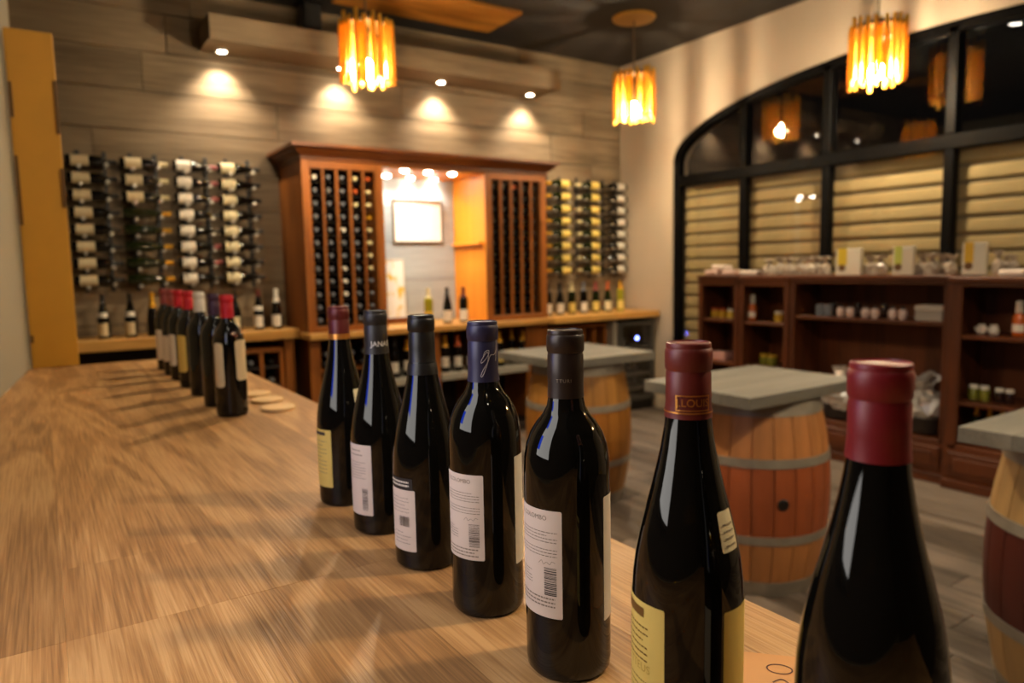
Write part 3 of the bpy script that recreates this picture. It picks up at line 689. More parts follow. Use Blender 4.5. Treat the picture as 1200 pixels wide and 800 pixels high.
k_ = 4*(len(prof)-1); fs.append((k_, k_+1, k_+2, k_+3)); mb.add(vs, fs).build('crown_moulding', m_crown, t)
for i_, (za, zb2) in enumerate(((BZ+.002, 1.36), (1.36, 1.70), (1.70, 2.0), (2.0, HZ1-.02))): cb(R1[1]+.001, R2[0]-.001, HYB-.014, HYB-.002, za+.002, zb2-.002, 'niche_board', wood('pale grey niche board', '#8f9492', '#aab0ae', 'X', scale=5, stretch=12, rough=.6, rnd=.04, bump=.05), .002)
# small ledge on the honey panel
zl = ony(538, 288, 5.55).z
cb(R2[0]-.045, R2[0]+.002, 5.25, 5.74, zl, zl+.025, 'ledge', m_honey)
# niche lights
for (px, py) in ((453, 207), (474, 201), (481, 209.5), (502, 203), (508, 211.5), (530, 205)):
    p = onz(px, py, HZ1-.03); 
    o = MB().lathe([(0, -.01), (.022, -.01), (.03, -.004), (.032, .006), (0, .006)], 20).build('niche_light', m_lens, t, True); o.location = (min(max(p.x, R1[1]+.07), R2[0]-.07)-2.71, min(max(p.y, 5.26), 5.72)-HYB, HZ1-.024-BZ)
    light('lamp', 'SPOT', (0, 0, -.02), NICHEW, (1, .93, .82), o, spot_size=math.radians(140), spot_blend=.8, shadow_soft_size=.03)

# base cabinet below, with open bays
t = thing('base_cabinet', 'cherry wood base cabinet with open bottle bays under the wine cabinet', 'cabinet', (2.71, HYB, 0))
def bb(x0, x1, y0, y1, z0, z1, n, m, c=.003): return MB().box(x0-2.71, x1-2.71, y0-HYB, y1-HYB, z0, z1, c).build(n, m, t)
bb(HX0-.02, HX1+.02, HY0-.09, HYB, BZ-.045, BZ, 'worktop', m_top, .005)
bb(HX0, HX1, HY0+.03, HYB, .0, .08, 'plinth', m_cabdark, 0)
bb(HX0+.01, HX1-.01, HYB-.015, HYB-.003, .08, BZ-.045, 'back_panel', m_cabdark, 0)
posts = [(1.62, 1.70), (2.12, 2.18), (2.60, 2.70), (3.12, 3.18), (3.56, 3.80)]
for a, b in posts: bb(a, b, HY0, HY0+.03, .08, BZ-.045, 'post', m_cab); bb((a+b)/2-.012, (a+b)/2+.012, HY0+.03, HYB-.015, .08, BZ-.045, 'divider', m_cab, 0)
SZ = .595
for a, b in zip(posts[:-1], posts[1:]):
    if a[0] < 1.7: continue
    bb(a[1], b[0], HY0-.035, HYB-.016, SZ-.055, SZ, 'shelf', m_greyshelf, .004)
bb(1.70, 2.12, HY0+.01, HYB-.016, .50, .52, 'shelf', m_cab, .002); bb(1.70, 2.12, HY0+.01, HYB-.016, .70, .715, 'shelf', m_cab, .002)
for i in range(4):
    for j, zz in enumerate((.557, .752, .83)):
        small_bottle('wine_bottle', 'dark bottle in the lattice bay of the base cabinet, %s column, %s row' % (ORD12[i].replace('top', 'first'), ('bottom', 'middle', 'top')[j]), (1.76+i*.1, HY0+.33, zz), (PI/2, 0, 0), m_glass, 'steel', None, 'bord', 'bottles lying in the base cabinet bay')
def standing(px, py, z, y, glass, cap, lbl, lb, pr, group, ang=-PI/2-.5, capp=None, z0=.04, z1=.125):
    p = ony(px, py, y)
    return small_bottle('wine_bottle', lb, (p.x, y, z), (0, 0, 0), glass, cap, lbl, pr, group, z0, z1, (ang-1.0, ang+1.0), capp=capp)
G = 'bottles standing in the base cabinet'
for px, cap, lbl, lb, y in ((463, 'black', 'white', 'dark bottle with white label on the grey base shelf, black capsule', 5.27), (478, 'gold', 'white', 'bottle with gold capsule and white label on the grey base shelf', 5.30), (492, 'black', None, 'unlabelled dark bottle standing on the grey base shelf', 5.4),
                        (522, 'gold', 'white', 'bottle with gold capsule beside the orange capped one on the base shelf', 5.30), (537, 'orange', 'white', 'bottle with orange capsule and white label standing on the grey base shelf', 5.27), (552, 'black', 'white', 'dark bottle standing behind the navy signed bottle on the base shelf', 5.27),
                        (586, 'gold', 'yellow', 'bottle with tall gold capsule in the bay behind the far barrel', 5.28), (600, 'gold', 'yellow', 'bottle with short gold capsule in the bay behind the far barrel', 5.42), (613, 'gold', None, 'bottle with gold capsule next to the wide cabinet post', 5.28)):
    standing(px, 430, SZ, y, m_glass, cap, lbl, lb, 'bord', G, capp=.21 if cap in ('gold', 'orange') else None)

# worktops on both sides
LZ, RZ = 1.03, 1.0
t = thing('worktop_bench', 'oak worktop bench under the peg racks next to the yellow board', 'worktop', (.85, HYB, 0))
def lb_(x0, x1, y0, y1, z0, z1, n, m, c=.003): return MB().box(x0-.85, x1-.85, y0-HYB, y1-HYB, z0, z1, c).build(n, m, t)
lb_(.0, 1.598, 5.37, HYB, LZ-.075, LZ, 'worktop', m_top, .006)
for x in (.02, .78, 1.50): lb_(x, x+.07, 5.42, HYB-.01, 0, LZ-.075, 'support', m_cab)
lb_(.09, 1.50, HYB-.02, HYB-.005, 0, LZ-.075, 'back_panel', m_cabdark, 0)
t = thing('cubby_rack', 'low reddish wood bottle rack with tall cubbies under the left worktop', 'wine rack', (1.18, 5.60, 0))
def cr(x0, x1, y0, y1, z0, z1, n, m, c=.002): return MB().box(x0-1.18, x1-1.18, y0-5.60, y1-5.60, z0, z1, c).build(n, m, t)
cr(.87, 1.49, 5.43, 5.75, .86, .89, 'top_board', m_cabx); cr(.87, 1.49, 5.43, 5.75, .0, .05, 'bottom_board', m_cabx)
for i in range(5): cr(.87+.1475*i, .90+.1475*i, 5.43, 5.75, .05, .86, 'upright', m_cab)
for i in range(4):
    for zz in (.19, .33, .47, .61, .75): cr(.90+.1475*i, 1.0175+.1475*i, 5.44, 5.75, zz-.012, zz, 'shelf', m_cabdark, 0)
for i in range(4):
    for zz in (.75, .61, .47): small_bottle('wine_bottle', 'dark bottle in the cubby rack under the left worktop, %s column, %s row' % (ORD12[i].replace('top', 'first'), {.75: 'top', .61: 'second', .47: 'third'}[zz]), (.959+.1475*i, 5.74, zz+.0385), (PI/2, 0, 0), m_glass, 'black' if (i+int(zz*10)) % 3 else 'steel', None, 'bord', 'bottles lying in the low cubby rack')
t = thing('worktop_bench', 'oak worktop bench right of the wine cabinet above the wine fridge', 'worktop', (4.5, HYB, 0))
def rb_(x0, x1, y0, y1, z0, z1, n, m, c=.003): return MB().box(x0-4.5, x1-4.5, y0-HYB, y1-HYB, z0, z1, c).build(n, m, t)
rb_(3.83, XR-.022, 5.17, HYB, RZ-.06, RZ, 'worktop', m_top, .006)
rb_(4.62, 4.67, 5.24, HYB-.01, 0, RZ-.06, 'support', mat('grey post', '#8f8676', .6)); rb_(3.84, 3.88, 5.3, HYB-.01, 0, RZ-.06, 'support', m_cab)
rb_(3.88, XR-.03, HYB-.02, HYB-.005, 0, RZ-.06, 'back_panel', m_cabdark, 0)
t = thing('cubby_rack', 'low reddish wood bottle rack with narrow cubbies under the right worktop', 'wine rack', (4.25, 5.5, 0))
def cr2(x0, x1, y0, y1, z0, z1, n, m, c=.002): return MB().box(x0-4.25, x1-4.25, y0-5.5, y1-5.5, z0, z1, c).build(n, m, t)
cr2(3.90, 4.60, 5.32, 5.72, .87, .90, 'top_board', m_cabx); cr2(3.90, 4.60, 5.32, 5.72, 0, .05, 'bottom_board', m_cabx)
for i in range(6): cr2(3.90+.134*i, 3.93+.134*i, 5.32, 5.72, .05, .87, 'upright', m_cab)
for i in range(5):
    for zz in (.26, .46, .66): cr2(3.93+.134*i, 4.034+.134*i, 5.33, 5.72, zz-.012, zz, 'shelf', m_cabdark, 0)
    small_bottle('wine_bottle', 'dark bottle lying in the low rack under the right worktop', (3.982+.134*i, 5.68, .66+.0385), (PI/2, 0, 0), m_glass, 'black', None, 'bord', 'bottles lying in the right cubby rack')
# wine fridge
t = thing('wine_fridge', 'black wine fridge with a glowing blue display under the right worktop', 'fridge', (4.93, 5.50, 0))
MB().box(-.235, -.215, -.23, .25, .02, .90).build('side_panel', m_black, t); MB().box(.215, .235, -.23, .25, .02, .90).build('side_panel', m_black, t)
MB().box(-.215, .215, .23, .25, .02, .90).build('back_panel', m_black, t); MB().box(-.215, .215, -.23, .25, .88, .90).build('top_panel', m_black, t); MB().box(-.215, .215, -.23, .25, .0, .10).build('base', m_black, t)
m_gm = mat('gunmetal', '#55524c', .4, metal=.5)
dr = MB().box(-.235, -.19, -.262, -.232, .10, .90, .003).box(.19, .235, -.262, -.232, .10, .90, .003).box(-.19, .19, -.262, -.232, .86, .90, .003).box(-.19, .19, -.262, -.232, .10, .15, .003).build('door', m_gm, t)
MB().box(-.19, .19, -.25, -.244, .15, .86).build('pane', pane_mat('window glass'), dr)
MB().tube((-.205, -.29, .3), (-.205, -.29, .75), .009, 10).tube((-.205, -.29, .32), (-.205, -.26, .32), .006, 8).tube((-.205, -.29, .73), (-.205, -.26, .73), .006, 8).build('handle', m_gm, dr, True)
for zz in (.22, .36, .50, .64): 
    MB().box(-.21, .21, -.20, .22, zz, zz+.008).box(-.21, .21, -.225, -.20, zz-.012, zz+.02).build('wire_shelf', m_gm, t)
p = ony(746, 396, 5.235)
MB().box(-.05+p.x-4.93, .05+p.x-4.93, -.272, -.262, p.z-.035, p.z+.035, .003).build('display_housing', m_black, t)
MB().lathe([(0, 0), (.017, 0), (.019, -.004)], 20).build('display_light', emis('blue display', (.12, .16, 1.0), 12), t).matrix_local = Matrix.Translation((p.x-4.93, -.2735, p.z)) @ Matrix.Rotation(PI/2, 4, 'X')
for i, zz in enumerate((.228, .368, .508)):
    for k_ in range(4): small_bottle('wine_bottle', 'dark bottle lying inside the black wine fridge', (4.79+.094*k_, 5.70, zz+.0385), (PI/2, 0, 0), m_glass, 'steel', None, 'bord', 'bottles inside the wine fridge')

# bottles standing on the worktops and in the niche
G = 'bottles standing on the left worktop'
for px, y, cap, lbl, lb, pr, gl in ((122, 5.52, 'black', 'pale', 'squat-shouldered dark bottle with tan label on the worktop by the yellow board', 'burg', m_glass), (154, 5.52, 'black', 'pale', 'dark bottle with tan label, second from the yellow board on the worktop', 'burg', m_glass),
                               (180, 5.50, 'gold', None, 'tall bottle with gold foil neck on the worktop', 'burg', m_glass), (277, 5.50, 'black', 'cream', 'dark bottle with cream label on the worktop half hidden by red capsules', 'burg', m_glass),
                               (304, 5.50, 'maroon', 'white', 'dark bottle with maroon capsule and white label on the worktop', 'burg', m_glass), (325, 5.50, 'white', 'white', 'bottle with white neck and white label beside the wine cabinet', 'burg', m_glass)):
    b = standing(px, 380, LZ, y, gl, cap, lbl, lb, pr, G, capp=.20 if cap in ('gold', 'white') else None, z0=.02, z1=.105)
    if px in (122, 154, 304): put('neck_label', cmesh('necklab', lambda: patch(BURG, -PI/2-1.5, -PI/2+.7, .145, .175, .0006, 10, 2).mesh('necklab', LAB['white'], True)), b)
G = 'bottles standing on the right worktop'
for i, (px, cap, lbl, gl, lb) in enumerate(((642, 'black', 'white', m_glass, 'dark bottle with white label against the cabinet side on the right worktop'), (656, 'black', 'white', m_glass, 'dark bottle with white label second from the cabinet side'), (670, 'ivory', 'yellow', m_glassg, 'green bottle with ivory capsule and yellow label on the right worktop'),
                      (684, 'steel', 'white', m_glass, 'dark bottle with grey capsule and white label on the right worktop'), (698, 'rose', 'yellow', m_glassg, 'bottle with rose capsule and yellow label on the right worktop'), (712, 'orange', 'cream', m_glassg, 'green bottle with orange capsule and cream label on the right worktop'), (727, 'gold', 'yellow', m_white_wine, 'straw coloured bottle with gold capsule in the worktop corner'))):
    standing(px, 350, RZ, 5.42, gl, cap, lbl, lb, 'burg' if i in (1, 5) else 'bord', G, capp=.22, z0=.02, z1=.11)
G = 'bottles in the lit niche'
for px, cap, lbl, gl, lb, pr in ((502, 'ivory', 'gold', m_white_wine, 'pale yellow-green bottle in the lit niche', 'bord'), (524, 'black', 'offwhite', m_glass, 'slender dark bottle with pale label in the lit niche', 'burg'), (543, 'maroon', 'white', m_glass, 'dark bottle with maroon capsule and white label by the honey panel', 'bord')):
    standing(px, 350, BZ, 5.30, gl, cap, lbl, lb, pr, G, capp=.22, z0=.02, z1=.11)
# pictures in the niche
a, c_ = ony(461, 235, YB-.05), ony(517, 283, YB-.05)
t = thing('picture_frame', 'thin-framed pale picture hanging on the niche back wall', 'picture', ((a.x+c_.x)/2, YB-.037, c_.z))
W, H = (c_.x-a.x)/2, a.z-c_.z
MB().box(-W, W, -.02, -.004, 0, H).build('picture', mat('bright paper', '#e8e2d4', .6), t)
fr = mat('thin brown frame', '#5a4326', .5)
for (x0, x1, z0, z1) in ((-W-.012, -W, -.012, H+.012), (W, W+.012, -.012, H+.012), (-W, W, -.012, 0), (-W, W, H, H+.012)): MB().box(x0, x1, -.028, .001, z0, z1, .002).build('frame_bar', fr, t)
a, c_ = ony(453, 303, 5.60), ony(477, 362, 5.60)
mm = bpy.data.materials.new('abstract print'); mm.use_nodes = True; nt = mm.node_tree; n = nt.nodes.new('ShaderNodeTexNoise'); n.inputs['Scale'].default_value = 9; rp = nt.nodes.new('ShaderNodeValToRGB')
rp.color_ramp.elements[0].position = .53; rp.color_ramp.elements[0].color = srgb('#dedfd6'); rp.color_ramp.elements[1].position = .62; rp.color_ramp.elements[1].color = srgb('#d0b030')
tcn = nt.nodes.new('ShaderNodeTexCoord'); nt.links.new(tcn.outputs['Object'], n.inputs['Vector']); nt.links.new(n.outputs[0], rp.inputs[0]); nt.links.new(rp.outputs[0], nt.nodes['Principled BSDF'].inputs['Base Color'])
H = a.z-BZ-.0; W = .125
t = thing('picture_frame', 'pale print with yellow shapes propped on the niche worktop', 'picture', (max((a.x+c_.x)/2-.03, R1[1]+W+.002), 5.62, BZ-.001), rot=(-.06, 0, 0))
MB().box(-W+.01, W-.01, -.002, .012, .05, H-.008).build('picture', mm, t)
for (x0, x1, z0, z1) in ((-W, -W+.012, .03, H), (W-.012, W, .03, H), (-W+.012, W-.012, H-.012, H)): MB().box(x0, x1, -.008, .014, z0, z1, .002).build('frame_bar', mat('pale frame', '#b9b2a0', .5), t)
MB().box(-W, W, -.045, .03, 0, .05, .004).build('stand', m_crown, t)

# ================================================================== BARREL TABLES
def stave_mat(name, ends, mid, bands):
    m = bpy.data.materials.new(name); m.use_nodes = True; nt = m.node_tree; L = nt.links; N = nt.nodes.new; b = nt.nodes['Principled BSDF']
    tc = N('ShaderNodeTexCoord'); sp = N('ShaderNodeSeparateXYZ'); L.new(tc.outputs['Object'], sp.inputs[0])
    ns = N('ShaderNodeTexNoise'); ns.inputs['Scale'].default_value = 9; mp = N('ShaderNodeMapping'); mp.inputs['Scale'].default_value = (2, 2, .35); L.new(tc.outputs['Object'], mp.inputs[0]); L.new(mp.outputs[0], ns.inputs['Vector']); ns.inputs['Detail'].default_value = 6
    ad = N('ShaderNodeMath'); ad.operation = 'MULTIPLY_ADD'; ad.inputs[1].default_value = .02; L.new(ns.outputs[0], ad.inputs[0]); L.new(sp.outputs[2], ad.inputs[2])
    rp = N('ShaderNodeValToRGB'); rp.color_ramp.interpolation = 'LINEAR'; e = rp.color_ramp.elements
    z0, z1 = bands; e[0].position = z0-.004; e[0].color = srgb(ends); e[1].position = z0+.006; e[1].color = srgb(mid)
    for p_, c_ in ((z1, mid), (z1+.01, ends)): q = e.new(p_); q.color = srgb(c_)
    L.new(ad.outputs[0], rp.inputs[0])
    oi = N('ShaderNodeObjectInfo'); mr = N('ShaderNodeMapRange'); mr.inputs['To Min'].default_value = .72; mr.inputs['To Max'].default_value = 1.12; L.new(oi.outputs['Random'], mr.inputs[0])
    hs = N('ShaderNodeHueSaturation'); L.new(rp.outputs[0], hs.inputs['Color'])
    ml = N('ShaderNodeMath'); ml.operation = 'MULTIPLY'; mr2 = N('ShaderNodeMapRange'); mr2.inputs['From Min'].default_value = .3; mr2.inputs['From Max'].default_value = .7; mr2.inputs['To Min'].default_value = .75; mr2.inputs['To Max'].default_value = 1.1
    L.new(ns.outputs[0], mr2.inputs[0]); L.new(mr.outputs[0], ml.inputs[0]); L.new(mr2.outputs[0], ml.inputs[1]); L.new(ml.outputs[0], hs.inputs['Value']); L.new(hs.outputs[0], b.inputs['Base Color'])
    b.inputs['Roughness'].default_value = .5; return m
BH, BM, BE = .87, .335, .275
def brad(z): u = (z-BH/2)/(BH/2); return BM-(BM-BE)*u*u
def barrel_table(cx, cy, tx, ty, label_b, label_t, m, rot, bung=None):
    t = thing('wine_barrel', label_b, 'barrel', (cx, cy, 0), rz=rot, group='barrels carrying the grey tabletops')
    NS = 22; mb = MB(); da = 2*PI/NS; nz = 10; k_ = 3
    for j in range(nz+1):
        z = BH*j/nz; r_ = brad(z)
        for i in range(k_+1): a = -da/2+.006+(da-.012)*i/k_; mb.v.append((r_*math.cos(a), r_*math.sin(a), z))
        for i in (k_, 0): a = -da/2+.004+(da-.008)*i/k_; mb.v.append(((r_-.025)*math.cos(a), (r_-.025)*math.sin(a), z))
    w_ = k_+3
    for j in range(nz):
        for i in range(w_): i2 = (i+1) % w_; mb.f.append((j*w_+i, j*w_+i2, (j+1)*w_+i2, (j+1)*w_+i))
    mb.f.append(tuple(reversed(range(w_)))); mb.f.append(tuple(nz*w_+i for i in range(w_)))
    me = mb.mesh('stave', m, True)
    for i in range(NS): put('stave', me, t, (0, 0, 0), (0, 0, i*da))
    for zc, hw in ((.034, .034), (.155, .019), (.265, .019), (BH-.265, .019), (BH-.155, .019), (BH-.034, .034)):
        if zc in (.155, BH-.155): continue
        p_ = [(brad(zc-hw)-.002, zc-hw), (brad(zc-hw)+.004, zc-hw), (brad(zc+hw)+.004, zc+hw), (brad(zc+hw)-.002, zc+hw)]
        MB().lathe(p_, 48).build('hoop', m_hoop, t, True)
    MB().lathe([(0, BH-.03), (BE-.02, BH-.03), (BE-.02, BH-.05), (0, BH-.05)], 40).build('head', m, t, True)
    if bung is not None:
        z = .43; o = MB().lathe([(0, .004), (.022, .004), (.026, 0), (.026, -.01)], 20).build('bung_hole', m_black, t, True)
        a = bung-rot; o.matrix_local = Matrix.Translation((brad(z)*math.cos(a)*1.0, brad(z)*math.sin(a), z)) @ Matrix.Rotation(a, 4, 'Z') @ Matrix.Rotation(PI/2, 4, 'Y')
    tt = thing('table_top', label_t, 'tabletop', ((tx[0]+tx[1])/2, (ty[0]+ty[1])/2, BH), group='grey tabletops on barrels')
    W, D = (tx[1]-tx[0])/2, (ty[1]-ty[0])/2; nb = 4
    for i in range(nb): MB().box(-W, W, -D+2*D*i/nb+.0005, -D+2*D*(i+1)/nb-.0005, 0, .05, .0015).build('board', m_slate, tt)
barrel_table(2.80, 3.52, (2.43, 3.16), (3.20, 3.88), 'golden oak wine barrel standing before the wine fridge', 'grey square tabletop on the golden barrel', stave_mat('golden stave', '#b8803a', '#b07228', (.27, .60)), .2)
barrel_table(2.73, 2.12, (2.32, 3.11), (1.82, 2.42), 'orange wine barrel with red stained middle and black bung hole', 'grey tabletop on the orange barrel with the bung hole', stave_mat('orange stave', '#c08048', '#a0522a', (.27, .60)), .5, math.atan2(-2.12, -2.73)+.38)
barrel_table(2.80, .80, (2.43, 3.20), (.48, 1.10), 'pale wine barrel with dark wine-red stained middle band', 'grey tabletop on the wine-red stained barrel', stave_mat('wine stave', '#c09a62', '#541c12', (.27, .60)), .1)
# ================================================================== WALNUT SHELVES AGAINST THE WINDOW WALL
SX, SXB, STZ = 4.80, XR-.012, 1.355
def shelf_unit(ya, yb, label, shelves, front=SX, top=STZ, stile=.045, framed=False, drawers=1, back=True):
    """ya > yb; a unit facing -X"""
    t = thing('shelf_unit', label, 'shelf unit', ((front+SXB)/2, (ya+yb)/2, 0), group='walnut shelf units under the window'); ox, oy = t.location.x, t.location.y
    def sb(x0, x1, y0, y1, z0, z1, n, m, c=.003): return MB().box(x0-ox, x1-ox, y0-oy, y1-oy, z0, z1, c).build(n, m, t)
    sb(front-.02, SXB, yb, ya, top-.03, top, 'top_board', m_shelfy, .004)
    sb(front+.02, SXB, ya-.025, ya-.001, .06, top-.03, 'side_panel', m_shelfw); sb(front+.02, SXB, yb+.001, yb+.025, .06, top-.03, 'side_panel', m_shelfw)
    sb(SXB-.014, SXB-.002, yb+.025, ya-.025, .06, top-.03, 'back_panel', m_shelfw, 0)
    sb(front, front+.02, ya-stile, ya-.001, .26, top-.03, 'stile', m_shelfw); sb(front, front+.02, yb+.001, yb+stile, .26, top-.03, 'stile', m_shelfw)
    sb(front, front+.02, yb+stile, ya-stile, top-.085 if framed else top-.06, top-.03, 'rail', m_shelfy)
    sb(front, SXB-.015, yb+.026, ya-.026, .26, .285, 'bottom_shelf', m_shelfy)
    sb(front-.015, SXB, yb, ya, 0, .06, 'plinth', m_shelfy, .004)
    sb(front, front+.02, yb+.001, ya-.001, .06, .26, 'apron', m_shelfy)
    wd = (ya-yb)/drawers
    for i in range(drawers):
        d = sb(front-.014, front+.001, yb+wd*i+.03, yb+wd*(i+1)-.03, .085, .24, 'drawer', m_shelfy, .006)
        MB().box(front-.019-ox, front-.012-ox, yb+wd*i+.075-oy, yb+wd*(i+1)-.075-oy, .12, .205, .003).build('raised_panel', m_shelfy, d)
    for zz in shelves: sb(front+.012, SXB-.015, yb+.026, ya-.026, zz-.024, zz, 'shelf', m_shelfy)
    return t
shelf_unit(4.335, 3.905, 'narrow walnut cupboard with framed opening at the plaster pier end', [.985, .62], framed=True)
shelf_unit(3.895, 3.425, 'narrow walnut cupboard holding the orange bottle and one jar', [.98, .62], framed=True)
shelf_unit(3.415, 2.245, 'wide open walnut shelf unit with one long shelf and gift baskets', [1.05], drawers=2)
shelf_unit(2.235, 1.30, 'deep walnut shelf unit with lidded jars, standing slightly proud', [.985, .565], front=4.75, top=1.345, stile=.075, drawers=2)

def lathe_obj(name, parent, prof, m, seg=20): return MB().lathe(prof, seg).build(name, m, parent, True)
def jar(px, z, x, r, h, body, lid, label, group, lidr=None, lab_=None):
    p = onx(px, 370, x); t = thing('jar', label, 'jar', (x, p.y, z), group=group)
    lathe_obj('glass', t, [(0, 0), (r*.9, 0), (r, .004), (r, h*.72), (r*.85, h*.8), (0, h*.8)], body)
    q = lidr or r*.92; lathe_obj('lid', t, [(q*.9, h*.76), (q, h*.78), (q, h*.97), (q*.94, h), (0, h)], lid)
    if lab_: MB().lathe([(r+.0006, h*.15), (r+.0006, h*.6)], 14, a0=PI-1.2, a1=PI+1.2).build('label', lab_, t, True)
    return t
my = mat('mustard jar', '#b08a2c', .2); mr_ = mat('red lid', '#8a2a1c', .4); mw = mat('white lid', '#cfc6b8', .5); mg = mat('olive jar', '#6b6a26', .15); mk = mat('dark preserve jar', '#2a1712', .12)
mgb = mat('grey blue jar', '#6f737a', .3); mpk = mat('pinkish white ceramic', '#cdb3a8', .35); mor = mat('orange sauce', '#b4551c', .2)
G = 'jars in the walnut cupboards'
for i, px in enumerate((838, 847)): jar(px, .985, 4.93, .036, .085, my, mr_, 'mustard jar with red lid on the cupboard shelf by the plaster pier', G)
jar(857, .985, 4.93, .036, .08, mat('honey jar', '#c2a445', .2), mw, 'honey jar with pale lid beside the red lidded jars', G)
jar(913, .98, 4.93, .038, .085, my, mw, 'single yellow jar beside the orange sauce bottle', G)
def sauce(px, z, x, label):
    p = onx(px, 365, x); t = thing('sauce_bottle', label, 'bottle', (x, p.y, z), group='orange sauce bottles')
    lathe_obj('body', t, [(0, 0), (.032, 0), (.035, .005), (.035, .11), (.028, .13), (.016, .145), (0, .145)], mor)
    lathe_obj('cap', t, [(.017, .14), (.022, .145), (.020, .21), (.014, .215), (0, .215)], mw)
    MB().lathe([(.0357, .03), (.0357, .075)], 14, a0=PI-1.2, a1=PI+1.2).build('label', LAB['white'], t, True)
sauce(882, .98, 4.92, 'orange sauce bottle with tall white cap in the narrow cupboard')
sauce(1195, .985, 4.88, 'orange sauce bottle with tall white cap in the deep shelf unit')
for px in (897, 906): jar(px, .62, 4.93, .04, .09, mg, my, 'olive jar low in the cupboard under the orange bottle', G)
# carton low in first cupboard
p = onx(845, 425, 4.93); o = MB().box(-.06, .06, -.09, .09, 0, .07, .004).build('carton', mat('pink carton', '#b98a80', .6)); o.location = (4.93, p.y, .62); tag(o, 'small pinkish carton low in the cupboard by the plaster pier', 'carton')
# long shelf
G = 'jars on the long walnut shelf'
for px in (961, 970): jar(px, 1.05, 4.92, .034, .085, mgb, mgb, 'grey blue jar on the long walnut shelf', G)
def pot(px, z, x, r, h, m, label, group):
    p = onx(px, 370, x); t = thing('pot', label, 'pot', (x, p.y, z), group=group)
    lathe_obj('bowl', t, [(0, 0), (r*.7, 0), (r*.95, h*.22), (r, h*.42), (r*.85, h*.62), (r*.55, h*.74), (0, h*.74)], m)
    lathe_obj('lid', t, [(r*.6, h*.72), (r*.5, h*.82), (r*.2, h*.88), (r*.16, h), (0, h)], m_black)
for i, px in enumerate((985, 996, 1014, 1025, 1046, 1058)): pot(px, 1.05, 4.92, .030, .095, mpk, 'round blush pot with dark stopper, %s from the grey blue jars' % ORD12[i].replace('top', 'first'), 'round pots on the long walnut shelf')
for px in (977, 1005, 1036): jar(px, 1.05, 4.96, .026, .10, mk, m_black, {977: 'slim dark jar between the grey blue jars and first pot', 1005: 'slim dark jar between the second and third pale pots', 1036: 'slim dark jar between the fourth and fifth pale pots'}[px], G)
p0, p1 = onx(1078, 372, 4.93), onx(1111, 372, 4.93)
t = thing('gift_box', 'flat clear-lidded gift box at the end of the long shelf', 'box', (4.93, (p0.y+p1.y)/2, 1.05)); W = (p0.y-p1.y)/2
MB().box(-.07, .07, -W, W, 0, .085, .006).build('tray', mat('pale grey carton', '#8f8880', .5), t); MB().box(-.073, .073, -W-.003, W+.003, .07, .105, .006).build('lid', mat('pale carton lid', '#b5ada2', .4), t)
# deep unit
G = 'jars in the deep walnut shelf unit'
for px in (1145, 1158): jar(px, .565, 4.90, .029, .095, mg, mw, 'olive jar with white lid on the lower shelf of the deep unit', G)
for px in (1176, 1188): jar(px, .565, 4.90, .026, .09, mk, mw, 'dark jar with white lid on the lower shelf of the deep unit', G)
for px, lb in ((1151, 'small white jug in the deep shelf unit, nearer the unit side'), (1165, 'small white jug with spout beside its twin in the deep unit')):
    p = onx(px, 378, 4.90); t = thing('jug', lb, 'jug', (4.90, p.y, .985), group='white jugs')
    lathe_obj('body', t, [(0, 0), (.022, 0), (.030, .012), (.028, .035), (.020, .05), (.022, .062), (.02, .062), (.018, .03), (0, .02)], mat('white china', '#c9bdb0', .25))
    MB().tube((-.02, .012, .045), (-.045, .02, .04), .005, 8).tube((-.045, .02, .042), (-.024, .014, .015), .005, 8).build('handle', MATS['white china'], t, True)
for i, px in enumerate((1140, 1155, 1170)): 
    p = onx(px, 530, 4.9); b = small_bottle('wine_bottle', 'bottle with gold capsule on the bottom shelf of the deep unit', (4.93, p.y, .285), (0, 0, 0), m_glassg, 'gold', None, 'bord', 'bottles on the bottom shelf', capp=.22); b.scale = (.8, .8, .8)

# goods on top
def crumple(mb, amp, seed, freq=18):
    from mathutils import noise as nz
    out = []
    for v in mb.v:
        p = Vector(v)*freq+Vector((seed*3.1, seed*1.7, 0)); d = nz.noise_vector(p); q = Vector(v)+d*amp
        q.z = max(q.z, 0) if v[2] > 1e-5 else 0; out.append(tuple(q))
    mb.v = out; return mb
def bag(px, x, w_, h, m, label, seed, group, z=STZ, tie=True, fill=None):
    p = onx(px, 310, x); t = thing('bag', label, 'bag', (x, p.y, z), group=group)
    prof = [(0, 0), (w_*.85, 0), (w_*.95, h*.1), (w_*.98, h*.3), (w_*.9, h*.5), (w_*.62, h*.64), (w_*.26, h*.74), (w_*.45, h*.84), (w_*.95, h*1.02), (w_*.5, h*.97), (0, h*.8)]
    crumple(MB().lathe(prof, 22), w_*.34, seed, 2.0/w_).build('wrap', m, t)
    if tie: lathe_obj('tie', t, [(w_*.25, h*.70), (w_*.36, h*.73), (w_*.36, h*.77), (w_*.25, h*.80)], mat('brown ribbon', '#4a2c20', .6), 12)
    if fill: lathe_obj('contents', t, [(0, .004), (w_*.8, .004), (w_*.86, h*.2), (w_*.7, h*.45), (0, h*.5)], fill, 14)
m_clearbag = pane_mat('clear bag film', (.93, .92, .9))
G = 'wrapped bags on top of the walnut shelves'
bags = [(902, .05, .12), (914, .05, .135), (925, .05, .13), (936, .05, .125), (947, .05, .13), (957, .048, .13), (967, .045, .13), (1020, .045, .125), (1032, .045, .13), (1082, .045, .13), (1093, .045, .135), (1104, .045, .13), (1115, .04, .125), (1179, .032, .12), (1188, .032, .115)]
where = {902: 'the flat white packet', 1018: 'the two boxes with yellow bands', 1080: 'the greenish banded box'}
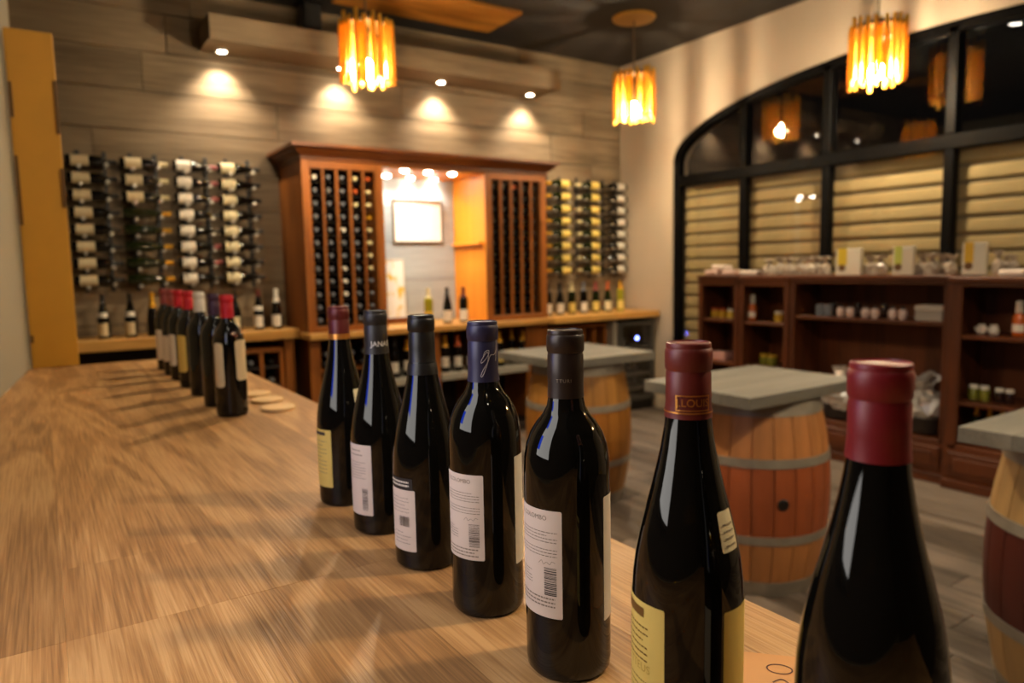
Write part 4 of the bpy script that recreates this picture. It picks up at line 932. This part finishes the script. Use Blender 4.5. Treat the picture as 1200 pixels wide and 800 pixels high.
for i, (px, w_, h) in enumerate(bags):
    lb = ('milky cellophane goody bag in the cluster before the first banded box' if px < 975 else 'milky cellophane goody bag between the two banded boxes' if px < 1040 else 'milky cellophane goody bag in the row after the greenish banded box' if px < 1120 else 'milky cellophane goody bag beside the bag of orange sweets')
    base_ = 0 if px < 975 else 7 if px < 1040 else 9 if px < 1120 else 13
    lb = lb.replace('milky cellophane goody bag', ORD12[i-base_].replace('top', 'first')+' milky goody bag')
    bag(px, 4.95+(.06 if i % 2 else -.04), w_, h, m_bag, lb, i+1, G)
bag(1170, 4.86, .032, .14, m_bag, 'cellophane bag of orange sweets beside the yellow banded box', 31, G, fill=mor)
def gbox(p0, p1, col, label, h):
    a, b = onx(p0, 320, 4.88), onx(p1, 320, 4.88); W = (a.y-b.y)/2
    t = thing('gift_box', label, 'box', (4.90, (a.y+b.y)/2, STZ), rz=.35, group='white boxes with coloured bands')
    W *= .80
    MB().box(-.05, .05, -W, W, 0, h, .003).build('carton', mat('cream carton', '#d6cdb8', .6), t)
    MB().box(-.0512, -.0495, W*.10, W*.86, h*.38, h+.0008).build('band', mat('band '+col, col, .5), t)
    MB().box(-.0512, .0505, W*.10, W*.86, h-.0008, h+.001).build('band', MATS['band '+col], t)
    o = MB().lathe([(0, .0012), (.024, .0012), (.024, 0)], 20).build('seal', mat('brown seal', '#6d4a1e', .6), t); o.matrix_local = Matrix.Translation((-.0502, W*.48, h*.28)) @ Matrix.Rotation(-PI/2, 4, 'Y')
gbox(978, 1009, '#d8b824', 'white box with golden yellow band nearest the cluster of bags', .19)
gbox(1044, 1071, '#c6cc5a', 'white box with pale greenish band and brown seal', .19)
gbox(1124, 1157, '#d2a818', 'white box with deep yellow band beside the orange sweets', .20)
def packet(px, x, w_, d_, z, h, m, label, seed, rz=0):
    p = onx(px, 315, x); t = crumple(MB().box(-d_, d_, -w_, w_, 0, h, min(.012, h*.3)), .006, seed, 20).build('packet', m, None, True); t.location = (x, p.y, z); t.rotation_euler = (0, 0, rz); tag(t, label, 'packet', 'white packets on the shelf top')
mp1 = mat('blush paper packet', '#c9a99a', .6, noise=.2, nscale=25); mp2 = mat('white paper packet', '#d2c2b4', .6, noise=.12, nscale=25)
packet(838, 4.92, .07, .07, STZ, .045, mp1, 'blush paper packet at the bottom of the little stack', 1)
packet(857, 4.95, .065, .07, STZ, .045, mp1, 'blush paper packet lying beside the little stack', 2, .2)
packet(846, 4.93, .07, .06, STZ+.046, .04, mp2, 'white paper packet on top of the little stack', 3, .1)
packet(881, 4.93, .085, .06, STZ, .04, mp2, 'flat white packet between the little stack and the bags', 4)
packet(1190, 4.86, .07, .06, 1.345, .045, mp2, 'flat white packet at the end of the deep unit top', 5)
# gift baskets
def basket(px, label, seed):
    p = onx(px, 500, 4.95); t = thing('gift_basket', label, 'basket', (4.97, p.y, .285), group='cellophane wrapped gift baskets')
    lathe_obj('basket', t, [(0, 0), (.11, 0), (.13, .015), (.15, .11), (.155, .12), (.145, .12), (.12, .03), (0, .03)], mat('dark wicker', '#231913', .6, bump=.5, nscale=60), 28)
    crumple(MB().lathe([(.145, .10), (.16, .15), (.15, .20), (.11, .26), (.05, .30), (.035, .315), (.06, .34), (.09, .38), (.05, .37), (0, .33)], 26), .055, seed, 16).build('cellophane', m_cello, t)
    lathe_obj('bow', t, [(.03, .30), (.048, .308), (.048, .322), (.03, .33)], mat('silver ribbon', '#b9b0a4', .25, metal=.6), 14)
basket(985, 'cellophane wrapped gift basket low on the wide shelf behind the orange barrel table', 3)
basket(1082, 'cellophane wrapped gift basket low on the wide shelf by the deep unit', 8)
